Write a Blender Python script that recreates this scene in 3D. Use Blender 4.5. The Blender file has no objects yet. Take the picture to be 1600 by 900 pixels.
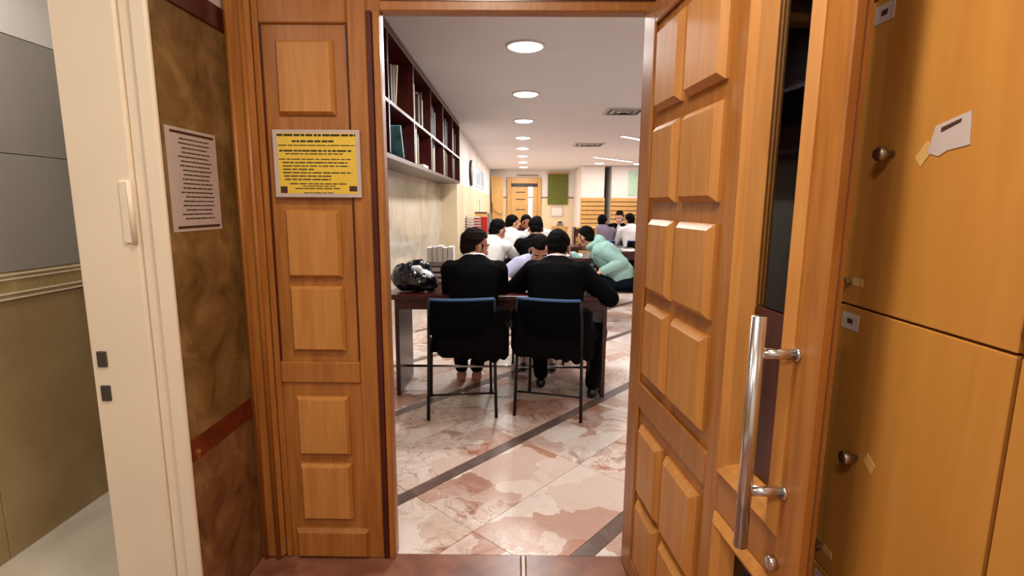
import bpy, bmesh, math, random
from mathutils import Vector, Matrix, noise

random.seed(11)
SC = bpy.context.scene
COL = SC.collection
rad = math.radians

# ------------------------------------------------------------------ camera
CAM_H, PITCH, YAW, ROLL, FPX = 1.37, rad(9.1), rad(-0.5), rad(0.4), 810.0
fwd = Vector((math.sin(YAW)*math.cos(PITCH), math.cos(YAW)*math.cos(PITCH), -math.sin(PITCH)))
rgt = Vector((math.cos(YAW), -math.sin(YAW), 0)); upv = rgt.cross(fwd)
r2 = rgt*math.cos(ROLL) + upv*math.sin(ROLL); u2 = -rgt*math.sin(ROLL) + upv*math.cos(ROLL)
cd = bpy.data.cameras.new('camera'); cam = bpy.data.objects.new('camera', cd); COL.objects.link(cam)
cd.sensor_width = 36; cd.lens = 36*FPX/1600; cd.clip_start = .02
m = Matrix((r2, u2, -fwd)).transposed().to_4x4(); m.translation = (0, 0, CAM_H); cam.matrix_world = m
SC.camera = cam

# ------------------------------------------------------------------ world, exposure
w = bpy.data.worlds.new('world'); SC.world = w; w.use_nodes = True
w.node_tree.nodes['Background'].inputs[0].default_value = (.6, .65, .75, 1)
w.node_tree.nodes['Background'].inputs[1].default_value = .3
vs = SC.view_settings
vs.view_transform = 'Standard'; vs.look = 'None'; vs.exposure = 0.0; vs.gamma = 1; vs.use_curve_mapping = False
SC.cycles.use_denoising = True
SC.cycles.max_bounces = 8
SC.cycles.sample_clamp_indirect = 4
ROOM_W, ROOM_COL = 30.0, (1, .965, .93)        # each ceiling downlight of the hall of study
HALL_W, HALL_COL = 17.0, (1, .89, .73)       # lamps of the entrance passage
SIDE_W, SIDE_COL = 9.0, (1, .95, .88)

# ------------------------------------------------------------------ materials
def srgb(r, g, b):
    f = lambda c: (c/255/12.92) if c/255 <= .04045 else ((c/255+.055)/1.055)**2.4
    return (f(r), f(g), f(b), 1)
class NT:
    def __init__(s, name):
        s.m = bpy.data.materials.new(name); s.m.use_nodes = True
        s.t = s.m.node_tree; s.b = s.t.nodes['Principled BSDF']
    def n(s, typ, **kw):
        x = s.t.nodes.new(typ)
        for k, v in kw.items():
            if k in x.inputs: x.inputs[k].default_value = v
            else: setattr(x, k, v)
        return x
    def l(s, a, b): s.t.links.new(a, b)
    def coords(s, scale=(1, 1, 1), kind='Object', rnd=False, rot=(0, 0, 0)):
        tc = s.n('ShaderNodeTexCoord'); mp = s.n('ShaderNodeMapping')
        mp.inputs['Scale'].default_value = scale; mp.inputs['Rotation'].default_value = rot
        out = tc.outputs[kind]
        if rnd:
            oi = s.n('ShaderNodeObjectInfo'); cx = s.n('ShaderNodeCombineXYZ')
            mu = s.n('ShaderNodeMath', operation='MULTIPLY'); mu.inputs[1].default_value = 37.
            s.l(oi.outputs['Random'], mu.inputs[0])
            for i in range(3): s.l(mu.outputs[0], cx.inputs[i])
            va = s.n('ShaderNodeVectorMath', operation='ADD'); s.l(out, va.inputs[0]); s.l(cx.outputs[0], va.inputs[1]); out = va.outputs[0]
        s.l(out, mp.inputs['Vector']); return mp.outputs[0]
    def ramp(s, fac, stops, interp='LINEAR'):
        r = s.n('ShaderNodeValToRGB'); e = r.color_ramp.elements; r.color_ramp.interpolation = interp
        while len(e) < len(stops): e.new(.5)
        for i, (p, c) in enumerate(stops): e[i].position = p; e[i].color = c if len(c) == 4 else (*c, 1)
        s.l(fac, r.inputs[0]); return r.outputs[0]
    def mix(s, fac, a, b, typ='MIX'):
        x = s.n('ShaderNodeMix', data_type='RGBA', blend_type=typ)
        for i, v in ((0, fac), (6, a), (7, b)):
            if hasattr(v, 'links') or hasattr(v, 'is_linked'): s.l(v, x.inputs[i])
            else: x.inputs[i].default_value = v
        return x.outputs[2]
    def bump(s, h, strength=.2, dist=.01):
        x = s.n('ShaderNodeBump'); x.inputs['Strength'].default_value = strength; x.inputs['Distance'].default_value = dist
        s.l(h, x.inputs['Height']); s.l(x.outputs[0], s.b.inputs['Normal'])
M = {}
def plain(name, c, rough=.5, metal=0, var=.12, scale=12, bump=0, spec=.5, coat=0):
    x = NT(name); x.b.inputs['Roughness'].default_value = rough; x.b.inputs['Metallic'].default_value = metal
    x.b.inputs['Specular IOR Level'].default_value = spec; x.b.inputs['Coat Weight'].default_value = coat
    v = x.coords(); nz = x.n('ShaderNodeTexNoise', Scale=scale, Detail=4.0); x.l(v, nz.inputs['Vector'])
    a = tuple(i*(1-var) for i in c[:3]); b = tuple(min(1, i*(1+var)) for i in c[:3])
    x.l(x.ramp(nz.outputs[0], [(.3, a), (.7, b)]), x.b.inputs['Base Color'])
    if bump: x.bump(nz.outputs[0], bump, .01)
    M[name] = x.m; return x.m
def wood(name, c1, c2, rough=.35, scale=(14, 14, 1.2), coat=.15, blotch=.5):
    x = NT(name); x.b.inputs['Roughness'].default_value = rough; x.b.inputs['Coat Weight'].default_value = coat; x.b.inputs['Coat Roughness'].default_value = .25
    v = x.coords(scale); n1 = x.n('ShaderNodeTexNoise', Scale=3.0, Detail=6.0, Distortion=.6); x.l(v, n1.inputs['Vector'])
    v2 = x.coords((1.7, 1.7, .9)); n2 = x.n('ShaderNodeTexNoise', Scale=1.6, Detail=2.0); x.l(v2, n2.inputs['Vector'])
    g = x.ramp(n1.outputs[0], [(.3, c1), (.72, c2)])
    bl = x.ramp(n2.outputs[0], [(.3, (.78, .74, .68)), (.7, (1.0, 1.0, 1.0))])
    x.l(x.mix(blotch, g, bl, 'MULTIPLY'), x.b.inputs['Base Color'])
    x.bump(n1.outputs[0], .04, .004); M[name] = x.m; return x.m
def marble(name, stops, scale=3., dist=1.5, rough=.2, rnd=False, rot=(0, 0, 0), stretch=(1, 1, 1), vein=None):
    x = NT(name); x.b.inputs['Roughness'].default_value = rough
    v = x.coords(stretch, rnd=rnd, rot=rot); n1 = x.n('ShaderNodeTexNoise', Scale=scale, Detail=7.0, Roughness=.62, Distortion=dist); x.l(v, n1.inputs['Vector'])
    c = x.ramp(n1.outputs[0], stops)
    if vein:
        n2 = x.n('ShaderNodeTexNoise', Scale=scale*1.4, Detail=5.0, Distortion=2.5); x.l(v, n2.inputs['Vector'])
        f = x.ramp(n2.outputs[0], [(.47, (0, 0, 0)), (.5, (1, 1, 1)), (.53, (0, 0, 0))])
        c = x.mix(f, c, vein)
    x.l(c, x.b.inputs['Base Color']); M[name] = x.m; return x.m
def breccia(name):
    x = NT(name); x.b.inputs['Roughness'].default_value = .33
    v = x.coords((1, 1, 1), rnd=True)
    nd = x.n('ShaderNodeTexNoise', Scale=3.4, Detail=5.0, Roughness=.55); x.l(v, nd.inputs['Vector'])
    vm = x.n('ShaderNodeVectorMath', operation='MULTIPLY_ADD'); vm.inputs[1].default_value = (.42, .42, .42)
    x.l(nd.outputs[1], vm.inputs[0]); x.l(v, vm.inputs[2])
    vo = x.n('ShaderNodeTexVoronoi', Scale=3.6, feature='SMOOTH_F1', Smoothness=.02); x.l(vm.outputs[0], vo.inputs['Vector'])
    sp = x.n('ShaderNodeSeparateColor'); x.l(vo.outputs['Color'], sp.inputs[0])
    base = x.ramp(sp.outputs[0], [(0, srgb(244, 230, 220)), (.24, srgb(226, 200, 186)), (.32, srgb(184, 122, 94)), (.42, srgb(200, 142, 116)), (.46, srgb(248, 236, 228)), (.62, srgb(236, 214, 202)), (.66, srgb(170, 104, 76)), (.74, srgb(204, 150, 124)), (.78, srgb(248, 238, 230))])
    n2 = x.n('ShaderNodeTexNoise', Scale=5.0, Detail=9.0, Roughness=.7, Distortion=1.2); x.l(v, n2.inputs['Vector'])
    cloud = x.ramp(n2.outputs[0], [(.30, srgb(104, 56, 32)), (.40, srgb(178, 118, 84)), (.49, srgb(242, 226, 216)), (.7, srgb(206, 166, 148))])
    nm = x.n('ShaderNodeTexNoise', Scale=2.2, Detail=3.0); x.l(v, nm.inputs['Vector'])
    fm = x.ramp(nm.outputs[0], [(.44, (.08, .08, .08)), (.62, (.7, .7, .7))])
    c = x.mix(fm, base, cloud)
    ve = x.n('ShaderNodeTexVoronoi', Scale=9.0, feature='DISTANCE_TO_EDGE'); x.l(vm.outputs[0], ve.inputs['Vector'])
    fe = x.ramp(ve.outputs[0], [(0, (.6, .6, .6)), (.03, (0, 0, 0))])
    fk = x.ramp(nm.outputs[0], [(.48, (0, 0, 0)), (.60, (1, 1, 1))])
    c = x.mix(x.mix(1.0, fe, fk, 'MULTIPLY'), c, srgb(120, 70, 44))
    x.l(c, x.b.inputs['Base Color']); M[name] = x.m
def emit(name, c, s):
    x = NT(name); x.b.inputs['Emission Color'].default_value = (*c, 1); x.b.inputs['Emission Strength'].default_value = s
    x.b.inputs['Base Color'].default_value = (.8, .8, .8, 1); M[name] = x.m
def glass(name, tint=(1, 1, 1), refl=1.0):
    x = NT(name); t = x.t; out = t.nodes['Material Output']
    tr = x.n('ShaderNodeBsdfTransparent'); tr.inputs[0].default_value = (*tint, 1)
    gl = x.n('ShaderNodeBsdfGlossy'); gl.inputs['Roughness'].default_value = .03
    fr = x.n('ShaderNodeFresnel'); fr.inputs[0].default_value = 1.45
    mx = x.n('ShaderNodeMixShader'); x.l(fr.outputs[0], mx.inputs[0]); x.l(tr.outputs[0], mx.inputs[1]); x.l(gl.outputs[0], mx.inputs[2])
    x.l(mx.outputs[0], out.inputs[0]); M[name] = x.m

wood('honey', srgb(158, 96, 38), srgb(186, 122, 54), rough=.42)  # browner than honey_panel, taking in the shade around the raised panels
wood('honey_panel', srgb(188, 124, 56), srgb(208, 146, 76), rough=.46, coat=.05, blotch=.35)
wood('laminate', srgb(192, 130, 56), srgb(204, 144, 68), rough=.40, scale=(6, 6, .8), blotch=.5)
wood('dark_red_wood', srgb(60, 16, 12), srgb(92, 26, 18), rough=.3)
wood('mahogany', srgb(44, 12, 10), srgb(84, 22, 18), rough=.32)
wood('espresso', srgb(14, 8, 7), srgb(24, 13, 10), rough=.4)
wood('pale_wood', srgb(196, 150, 84), srgb(216, 172, 104), rough=.4)
wood('threshold_stone', srgb(120, 74, 58), srgb(166, 112, 88), rough=.3, scale=(3, 3, 3))
marble('olive_marble', [(.26, srgb(44, 26, 10)), (.38, srgb(98, 72, 36)), (.52, srgb(126, 98, 56)), (.66, srgb(154, 124, 78)), (.8, srgb(112, 84, 46))], 6.0, .6, .3)
marble('brown_marble', [(.26, srgb(56, 20, 12)), (.38, srgb(106, 66, 40)), (.55, srgb(136, 98, 62)), (.7, srgb(164, 128, 90))], 7.0, .7, .3)
marble('rosso_marble', [(.3, srgb(70, 14, 8)), (.6, srgb(122, 44, 24)), (.66, srgb(196, 150, 100)), (.75, srgb(110, 34, 20))], 5, 1.0, .25)
marble('cream_marble', [(.25, srgb(170, 158, 140)), (.5, srgb(206, 196, 178)), (.75, srgb(226, 218, 204))], 2.2, .8, .12)
marble('beige_tile', [(.25, srgb(140, 116, 74)), (.5, srgb(164, 140, 96)), (.78, srgb(178, 154, 112))], 2.5, .5, .35)
marble('grey_tile', [(.25, srgb(146, 140, 130)), (.6, srgb(160, 154, 146)), (.8, srgb(170, 165, 158))], 1.5, .3, .35)
marble('border_tile', [(.25, srgb(150, 130, 84)), (.6, srgb(182, 160, 112)), (.8, srgb(196, 176, 130))], 8, .8, .3)
marble('strip_stone', [(.25, srgb(84, 66, 60)), (.5, srgb(118, 96, 88)), (.75, srgb(144, 120, 110))], 7, 1, .3)
marble('side_floor', [(.25, srgb(190, 178, 158)), (.6, srgb(214, 204, 186)), (.8, srgb(226, 218, 204))], 2.5, .8, .3)
breccia('breccia')
plain('grout', srgb(120, 92, 80), .8)
plain('white_paint', srgb(238, 222, 200), .42, var=.04, scale=3)
plain('white_wall', srgb(226, 220, 214), .7, var=.03, scale=3)
plain('cream_wall', srgb(226, 206, 172), .5, var=.06, scale=2)
plain('ceiling_paint', srgb(222, 220, 222), .8, var=.02, scale=2)
plain('black_metal', (.008, .008, .009, 1), .4, .3)
plain('dark_plastic', (.012, .012, .014, 1), .45)
plain('chrome', (.72, .72, .74, 1), .22, 1, var=.03)
plain('steel', (.45, .42, .38, 1), .35, 1)
plain('latch_metal', (.10, .09, .08, 1), .5, .6)
plain('gasket', srgb(118, 84, 64), .6)
plain('dark_gap', (.02, .008, .005, 1), .8)
plain('paper', srgb(232, 224, 214), .6, var=.04)
plain('paper_grey', srgb(196, 180, 176), .5, var=.05)
plain('yellow_paper', srgb(232, 196, 66), .42, var=.06, scale=5)
plain('tape', srgb(214, 170, 104), .5, var=.08)
plain('ink', (.012, .010, .008, 1), .6)
plain('ink_brown', srgb(70, 36, 24), .7)
plain('blue_fabric', srgb(66, 100, 150), .8, scale=200)
plain('navy_fabric', (.003, .0035, .006, 1), .9, scale=200, bump=.1, spec=.03)
plain('bag_plastic', (.006, .007, .012, 1), .16, bump=.6, scale=16, coat=.4)
plain('bag_highlight', srgb(220, 222, 230), .3, bump=.6, scale=20)
plain('magazine', srgb(90, 150, 160), .4, var=.6, scale=9)
plain('red_box', srgb(190, 24, 20), .5)
plain('green_blind', srgb(104, 110, 36), .7)
plain('pale_green', srgb(176, 204, 180), .7)
plain('window_light', srgb(168, 196, 224), .3)
plain('vent_dark', srgb(70, 64, 60), .6)
plain('vent_white', srgb(190, 184, 180), .6)
plain('tray', srgb(200, 198, 200), .4)
plain('clock_face', srgb(150, 140, 120), .4)
emit('lamp_disc', (1, .95, .88), 9.0)
emit('lamp_linear', (1, .96, .92), 5.0)
emit('door_daylight', (1, .98, .94), 1.3)
glass('clear_glass', (.85, .82, .78)); glass('window_glass', (.9, .95, 1))
# clothing and people
def cloth(name, c, bump=.35, rough=.85, scale=9): plain(name, c, rough, var=.1, scale=scale, bump=bump, spec=.2 if max(c[:3]) > .05 else .03)
cloth('suit_black', (.0045, .0042, .0048, 1)); cloth('suit_navy', (.006, .007, .013, 1))
cloth('shirt_white', srgb(230, 226, 226)); cloth('shirt_lavender', srgb(176, 176, 204)); cloth('shirt_mauve', srgb(116, 106, 124))
cloth('hoodie_mint', srgb(160, 202, 194)); cloth('trouser_navy', (.008, .011, .022, 1)); cloth('shirt_maroon', srgb(70, 26, 30))
plain('skin_light', srgb(206, 150, 122), .5, var=.06); plain('skin_mid', srgb(182, 120, 92), .5, var=.06)
plain('hair_black', (.005, .004, .004, 1), .75, bump=.5, scale=90, spec=.05); plain('hair_brown', (.013, .008, .006, 1), .75, bump=.5, scale=90, spec=.05)
plain('leather_black', (.006, .005, .005, 1), .3); plain('shoe_tan', srgb(196, 138, 116), .5)
plain('eye_white', (.8, .78, .75, 1), .2); plain('lips', srgb(160, 90, 80), .5)

# ------------------------------------------------------------------ mesh helpers
class MB:
    """collects shapes; build() links them as one mesh object"""
    def __init__(s): s.v = []; s.f = []
    def add(s, vs, fs):
        o = len(s.v); s.v += [Vector(p) for p in vs]; s.f += [tuple(i+o for i in f) for f in fs]; return s
    def box(s, x0, x1, y0, y1, z0, z1):
        return s.add([(x0,y0,z0),(x1,y0,z0),(x1,y1,z0),(x0,y1,z0),(x0,y0,z1),(x1,y0,z1),(x1,y1,z1),(x0,y1,z1)],
                     [(0,3,2,1),(4,5,6,7),(0,1,5,4),(1,2,6,5),(2,3,7,6),(3,0,4,7)])
    def bbox(s, x0, x1, y0, y1, z0, z1, b=.004):
        """box with chamfered edges"""
        bm = bmesh.new(); bmesh.ops.create_cube(bm, size=1)
        for v in bm.verts: v.co = Vector(((x0+x1)/2+v.co.x*(x1-x0), (y0+y1)/2+v.co.y*(y1-y0), (z0+z1)/2+v.co.z*(z1-z0)))
        bmesh.ops.bevel(bm, geom=list(bm.edges), offset=min(b, (x1-x0)*.45, (y1-y0)*.45, (z1-z0)*.45), segments=1, affect='EDGES')
        bm.verts.index_update(); s.add([v.co.copy() for v in bm.verts], [tuple(v.index for v in f.verts) for f in bm.faces]); bm.free(); return s
    def prism(s, pts, z0, z1):
        n = len(pts)
        return s.add([(x, y, z0) for x, y in pts]+[(x, y, z1) for x, y in pts],
                     [tuple(range(n-1, -1, -1)), tuple(range(n, 2*n))]+[(i, (i+1) % n, n+(i+1) % n, n+i) for i in range(n)])
    def tube(s, path, r, n=10, cap=True, closed=False):
        path = [Vector(p) for p in path]; k = len(path); rs = r if isinstance(r, (list, tuple)) else [r]*k
        o = len(s.v); ref = None
        for i, p in enumerate(path):
            a = path[i-1] if (i or closed) else p; b = path[(i+1) % k] if (i < k-1 or closed) else p
            t = (b-a).normalized()
            if ref is None: ref = t.orthogonal().normalized()
            ref = (ref-t*ref.dot(t)).normalized(); q = t.cross(ref)
            for j in range(n):
                an = 2*math.pi*j/n; s.v.append(p+(ref*math.cos(an)+q*math.sin(an))*rs[i])
        for i in range(k if closed else k-1):
            i2 = (i+1) % k
            for j in range(n): s.f.append((o+i*n+j, o+i*n+(j+1) % n, o+i2*n+(j+1) % n, o+i2*n+j))
        if cap and not closed:
            s.f.append(tuple(o+j for j in range(n-1, -1, -1))); s.f.append(tuple(o+(k-1)*n+j for j in range(n)))
        return s
    def lathe(s, prof, axis_o=(0, 0, 0), n=24, M3=None):
        """prof: (radius, height) pairs around local z"""
        o = len(s.v); M3 = M3 or Matrix.Identity(3); A = Vector(axis_o)
        for r, h in prof:
            for j in range(n):
                an = 2*math.pi*j/n; s.v.append(A+M3 @ Vector((r*math.cos(an), r*math.sin(an), h)))
        for i in range(len(prof)-1):
            for j in range(n): s.f.append((o+i*n+j, o+i*n+(j+1) % n, o+(i+1)*n+(j+1) % n, o+(i+1)*n+j))
        s.f.append(tuple(o+j for j in range(n-1, -1, -1))); s.f.append(tuple(o+(len(prof)-1)*n+j for j in range(n)))
        return s
    def ell(s, c, r, M3=None, nu=18, nv=12):
        o = len(s.v); c = Vector(c); M3 = M3 or Matrix.Identity(3)
        for i in range(nv+1):
            th = math.pi*(i+.0)/nv
            for j in range(nu):
                ph = 2*math.pi*j/nu
                st = max(math.sin(th), 1e-3)
                s.v.append(c+M3 @ Vector((r[0]*st*math.cos(ph), r[1]*st*math.sin(ph), -r[2]*math.cos(th))))
        for i in range(nv):
            for j in range(nu): s.f.append((o+i*nu+j, o+i*nu+(j+1) % nu, o+(i+1)*nu+(j+1) % nu, o+(i+1)*nu+j))
        s.f.append(tuple(o+j for j in range(nu-1, -1, -1))); s.f.append(tuple(o+nv*nu+j for j in range(nu)))
        return s
    def cap(s, a, b, ra, rb):
        """tapered capsule"""
        a = Vector(a); b = Vector(b); s.tube([a, b], [ra, rb], 14); s.ell(a, (ra,)*3, nu=14, nv=8); s.ell(b, (rb,)*3, nu=14, nv=8); return s
    def frame(s, x0, x1, z0, z1, rings, axis='y'):
        """picture-frame moulding in the xz plane; rings = (inset, y) from outside to inside"""
        o = len(s.v)
        for ins, y in rings: s.v += [Vector((x0+ins, y, z0+ins)), Vector((x1-ins, y, z0+ins)), Vector((x1-ins, y, z1-ins)), Vector((x0+ins, y, z1-ins))]
        for i in range(len(rings)-1):
            for j in range(4): s.f.append((o+i*4+j, o+i*4+(j+1) % 4, o+i*4+4+(j+1) % 4, o+i*4+4+j))
        return s
    def raised(s, x0, x1, z0, z1, yb, yt, bev):
        """raised panel: slab from yb to yt (towards -y) with bevelled edge"""
        ym = yb+(yt-yb)*.35
        s.frame(x0, x1, z0, z1, [(0, yb), (0, ym), (bev, yt)])
        k = len(s.v)-4; s.f.append((k, k+1, k+2, k+3)); return s
    def xf(s, mat):
        s.v = [mat @ p for p in s.v]; return s
    def mesh(s, name, mat, smooth=False):
        me = bpy.data.meshes.new(name); me.from_pydata([tuple(p) for p in s.v], [], s.f)
        bm = bmesh.new(); bm.from_mesh(me); bmesh.ops.recalc_face_normals(bm, faces=bm.faces); bm.to_mesh(me); bm.free()
        if mat: me.materials.append(M[mat])
        if smooth:
            me.shade_smooth()
        me.update(); return me
    def build(s, name, mat, parent=None, smooth=False, local=False):
        """vertices are world coordinates unless local; a top-level mesh gets its origin at its base"""
        if not local:
            if parent is None:
                lo = [min(p[i] for p in s.v) for i in range(3)]; hi = [max(p[i] for p in s.v) for i in range(3)]
                off = Vector(((lo[0]+hi[0])/2, (lo[1]+hi[1])/2, lo[2]))
            else:
                r = parent
                while r.parent: r = r.parent
                off = r.location.copy()
            s.v = [p-off for p in s.v]
        o = bpy.data.objects.new(name, s.mesh(name, mat, smooth)); COL.objects.link(o)
        if parent is not None: o.parent = parent
        elif not local: o.location = off
        return o
def B(): return MB()
def box(name, mat, parent, *a, b=0, local=False):
    mb = MB()
    (mb.bbox(*a, b=b) if b else mb.box(*a)); return mb.build(name, mat, parent, local=local)
def tag(o, label, cat=None, group=None, kind=None):
    o['label'] = label
    if cat: o['category'] = cat
    if group: o['group'] = group
    if kind: o['kind'] = kind
    return o
def thing(name, label, cat, loc, rz=0, group=None, kind=None):
    o = bpy.data.objects.new(name, None); COL.objects.link(o); o.empty_display_size = .1
    o.location = loc; o.rotation_euler = (0, 0, rz); return tag(o, label, cat, group, kind)
def struct(name, mat, label, *a, cat=None, b=0):
    return tag(box(name, mat, None, *a, b=b), label, cat, kind='structure')
def copy_tree(o, parent=None):
    c = o.copy(); COL.objects.link(c); c.parent = parent
    for ch in list(o.children): copy_tree(ch, c)
    return c
def remesh(mb, voxel, smooth_it=4, factor=.5):
    me = mb.mesh('tmp', None); o = bpy.data.objects.new('tmp', me); COL.objects.link(o)
    r = o.modifiers.new('r', 'REMESH'); r.mode = 'VOXEL'; r.voxel_size = voxel; r.use_smooth_shade = True
    if smooth_it: sm = o.modifiers.new('s', 'SMOOTH'); sm.iterations = smooth_it; sm.factor = factor
    dg = bpy.context.evaluated_depsgraph_get(); dg.update()
    out = bpy.data.meshes.new_from_object(o.evaluated_get(dg))
    bpy.data.objects.remove(o); bpy.data.meshes.remove(me); return out
def link_mesh(name, me, mat, parent):
    me.name = name; me.materials.clear(); me.materials.append(M[mat])
    o = bpy.data.objects.new(name, me); COL.objects.link(o); o.parent = parent; return o
def lamp(name, typ, loc, power, color, parent=None, size=.2, rot=(0, 0, 0), shape='DISK', size_y=None, spread=None):
    d = bpy.data.lights.new(name, typ); d.energy = power; d.color = color
    if typ == 'AREA':
        d.shape = shape; d.size = size
        if size_y: d.size_y = size_y
        if spread: d.spread = spread
    o = bpy.data.objects.new(name, d); COL.objects.link(o); o.location = loc; o.rotation_euler = rot
    if parent: o.parent = parent
    return o

# ================================================================== ROOM SHELL
CEIL, YF, XR = 2.5, 17.2, 6.2
YD = 1.83                                     # plane of the double door
# floor of the study hall: base with tiles set at 48.7 degrees
fl = struct('floor', 'breccia', 'pink and white breccia marble floor of the study hall', -1.10, XR, 1.86, YF, -.08, -.006)
ang = rad(48.7); tdir = Vector((math.cos(ang), math.sin(ang))); ndir = Vector((math.sin(ang), -math.cos(ang)))
def clip(poly, x0, x1, y0, y1):
    for ax, lim, keep in ((0, x0, 1), (0, x1, -1), (1, y0, 1), (1, y1, -1)):
        out = []
        for i, p in enumerate(poly):
            q = poly[(i+1) % len(poly)]; ip = (p[ax]-lim)*keep >= 0; iq = (q[ax]-lim)*keep >= 0
            if ip: out.append(p)
            if ip != iq:
                t = (lim-p[ax])/(q[ax]-p[ax]); out.append((p[0]+(q[0]-p[0])*t, p[1]+(q[1]-p[1])*t))
        poly = out
        if len(poly) < 3: return None
    return poly
def floor_piece(name, n0, n1, t0, t1, mat, g=.0016):
    pts = [ndir*a+tdir*b for a, b in ((n0+g, t0+g), (n1-g, t0+g), (n1-g, t1-g), (n0+g, t1-g))]
    pts = clip([(p.x, p.y) for p in pts][::-1], -1.10, 3.0, 1.862, 7.6)
    if not pts: return
    c = (sum(p[0] for p in pts)/len(pts), sum(p[1] for p in pts)/len(pts), 0)
    mb = MB().prism([(x-c[0], y-c[1]) for x, y in pts], -.0059, 0); o = mb.build(name, mat, fl, local=True)
    o.location = Vector(c)-fl.location
PER = .858
for k in range(-7, 4):
    s0 = -1.885+k*PER                         # centre of a dark strip
    T = -1.0
    while T < 8:
        floor_piece('border_strip', s0-.036, s0+.036, T, T+1.2, 'strip_stone'); T += 1.2
    for row in (0, 1):
        a0 = s0+.036+row*.393; b0 = s0+.036+(row+1)*.393
        T = 2.181-.786*5+(0 if row == 0 else .393*.0)
        while T < 8.5:
            floor_piece('marble_tile', a0, b0, T, T+.786, 'breccia'); T += .786
# threshold stones
th = thing('threshold', 'brown stone threshold under the double door', None, (0, 1.80, 0), kind='structure')
for x0, x1 in ((-.985, .028), (.045, .47)): box('stone', 'threshold_stone', th, x0, x1-.003, 1.70, 1.858, -.05, .003, b=.003)
box('stone', 'side_floor', th, .028, .043, 1.70, 1.858, -.05, .003, b=.003)
struct('floor_hall', 'threshold_stone', 'brown stone floor of the entrance passage', -.985, .95, -1.6, 1.699, -.05, 0)
struct('floor_side', 'side_floor', 'pale marble floor of the side room', -1.95, -1.255, -1.6, 4.0, -.05, 0)
# walls of study hall
struct('wall_left', 'cream_marble', 'polished pale marble wall below the hanging bookshelf', -1.28, -1.10, 1.95, 7.60, 0, CEIL)
struct('wall_left', 'cream_wall', 'cream panelled lower wall beyond the bookshelf', -1.28, -.87, 7.60, YF, 0, 1.67)
struct('wall_left', 'white_wall', 'white upper wall strip with windows and clock', -1.28, -.88, 7.60, YF, 1.67, CEIL)
struct('wall_far', 'cream_wall', 'cream lower far wall around the far door', -.87, XR, YF, YF+.15, 0, 1.62)
struct('wall_far', 'white_wall', 'white upper far wall above the rail', -.87, XR, YF, YF+.15, 1.62, CEIL)
struct('wall_right', 'white_wall', 'white right wall of the study hall', XR, XR+.15, 1.95, YF, 0, CEIL)
struct('wall_front', 'white_wall', 'wall between the passage and the study hall', .475, XR, 1.885, 1.95, 0, CEIL)
struct('wall_front', 'white_wall', 'wall above the double door', -.985, .475, 1.885, 1.95, 2.12, CEIL)
struct('wall_front', 'white_wall', 'wall beside the fixed door leaf', -1.28, -.985, 1.885, 1.95, 0, CEIL)
struct('ceiling', 'ceiling_paint', 'pale grey ceiling of the study hall with downlights', -1.28, XR+.15, 1.95, YF+.15, CEIL, CEIL+.1)
tr = struct('trim_1', 'gasket', 'grey rail along the far wall', -.87, 6.0, YF-.02, YF, 1.60, 1.635)
# passage shell
struct('wall_hall_left', 'olive_marble', 'olive brown marble wall beside the door', -1.02, -.985, 1.475, 1.884, .655, 1.93)
struct('wall_hall_left', 'brown_marble', 'reddish marble wall base beside the door', -1.02, -.985, 1.475, 1.884, 0, .585)
struct('wall_hall_left', 'white_wall', 'upper passage wall above the red trim', -1.02, -.99, 1.475, 1.884, 2.0, CEIL)
struct('trim_2', 'rosso_marble', 'red marble band low on the olive wall', -1.02, -.983, 1.475, 1.884, .585, .655)
struct('trim_3', 'dark_red_wood', 'dark red trim high on the olive wall', -1.02, -.978, 1.475, 1.884, 1.93, 2.0)
struct('ceiling_hall', 'ceiling_paint', 'ceiling of the entrance passage', -1.95, .95, -1.6, 1.95, CEIL, CEIL+.1)
struct('ceiling_side', 'ceiling_paint', 'ceiling of the side room', -1.95, -1.281, 1.95, 4.0, CEIL, CEIL+.1)
struct('wall_hall_right', 'white_wall', 'passage wall behind the lockers', .95, 1.05, -1.6, 1.884, 0, CEIL)
struct('wall_hall_back', 'white_wall', 'passage wall behind the viewer', -1.95, .95, -1.7, -1.6, 0, CEIL)
struct('wall_side_back', 'white_wall', 'end wall of the side room', -1.95, -1.281, 4.0, 4.1, 0, CEIL)
struct('wall_side_right', 'white_wall', 'side room wall backing onto the study hall', -1.281, -1.255, 1.601, 4.0, 0, CEIL)
# side room wall with tiles
ws = thing('wall_side', 'tiled wall of the side room, grey above and beige below', None, (-1.95, 1.2, 0), kind='structure')
box('backing', 'grout', ws, -2.1, -1.956, -1.6, 4.0, 0, CEIL)
box('plaster', 'white_wall', ws, -1.956, -1.948, -1.6, 4.0, 2.0, CEIL)
for y0 in (-.9, .0, .9, 1.8, 2.7):
    for z0, z1, mt in ((0, .99, 'beige_tile'), (1.102, 1.5495, 'grey_tile'), (1.5525, 1.998, 'grey_tile')):
        box('tile', mt, ws, -1.956, -1.95, y0+.0015, y0+.8985, z0, z1, b=.0015)
    box('border_tile', 'border_tile', ws, -1.956, -1.947, y0, y0+.899, .992, 1.1)
    for zz in (1.0, 1.02, 1.075, 1.092): box('bead', 'white_paint', ws, -1.95, -1.943, y0, y0+.899, zz-.003, zz+.003)
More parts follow.
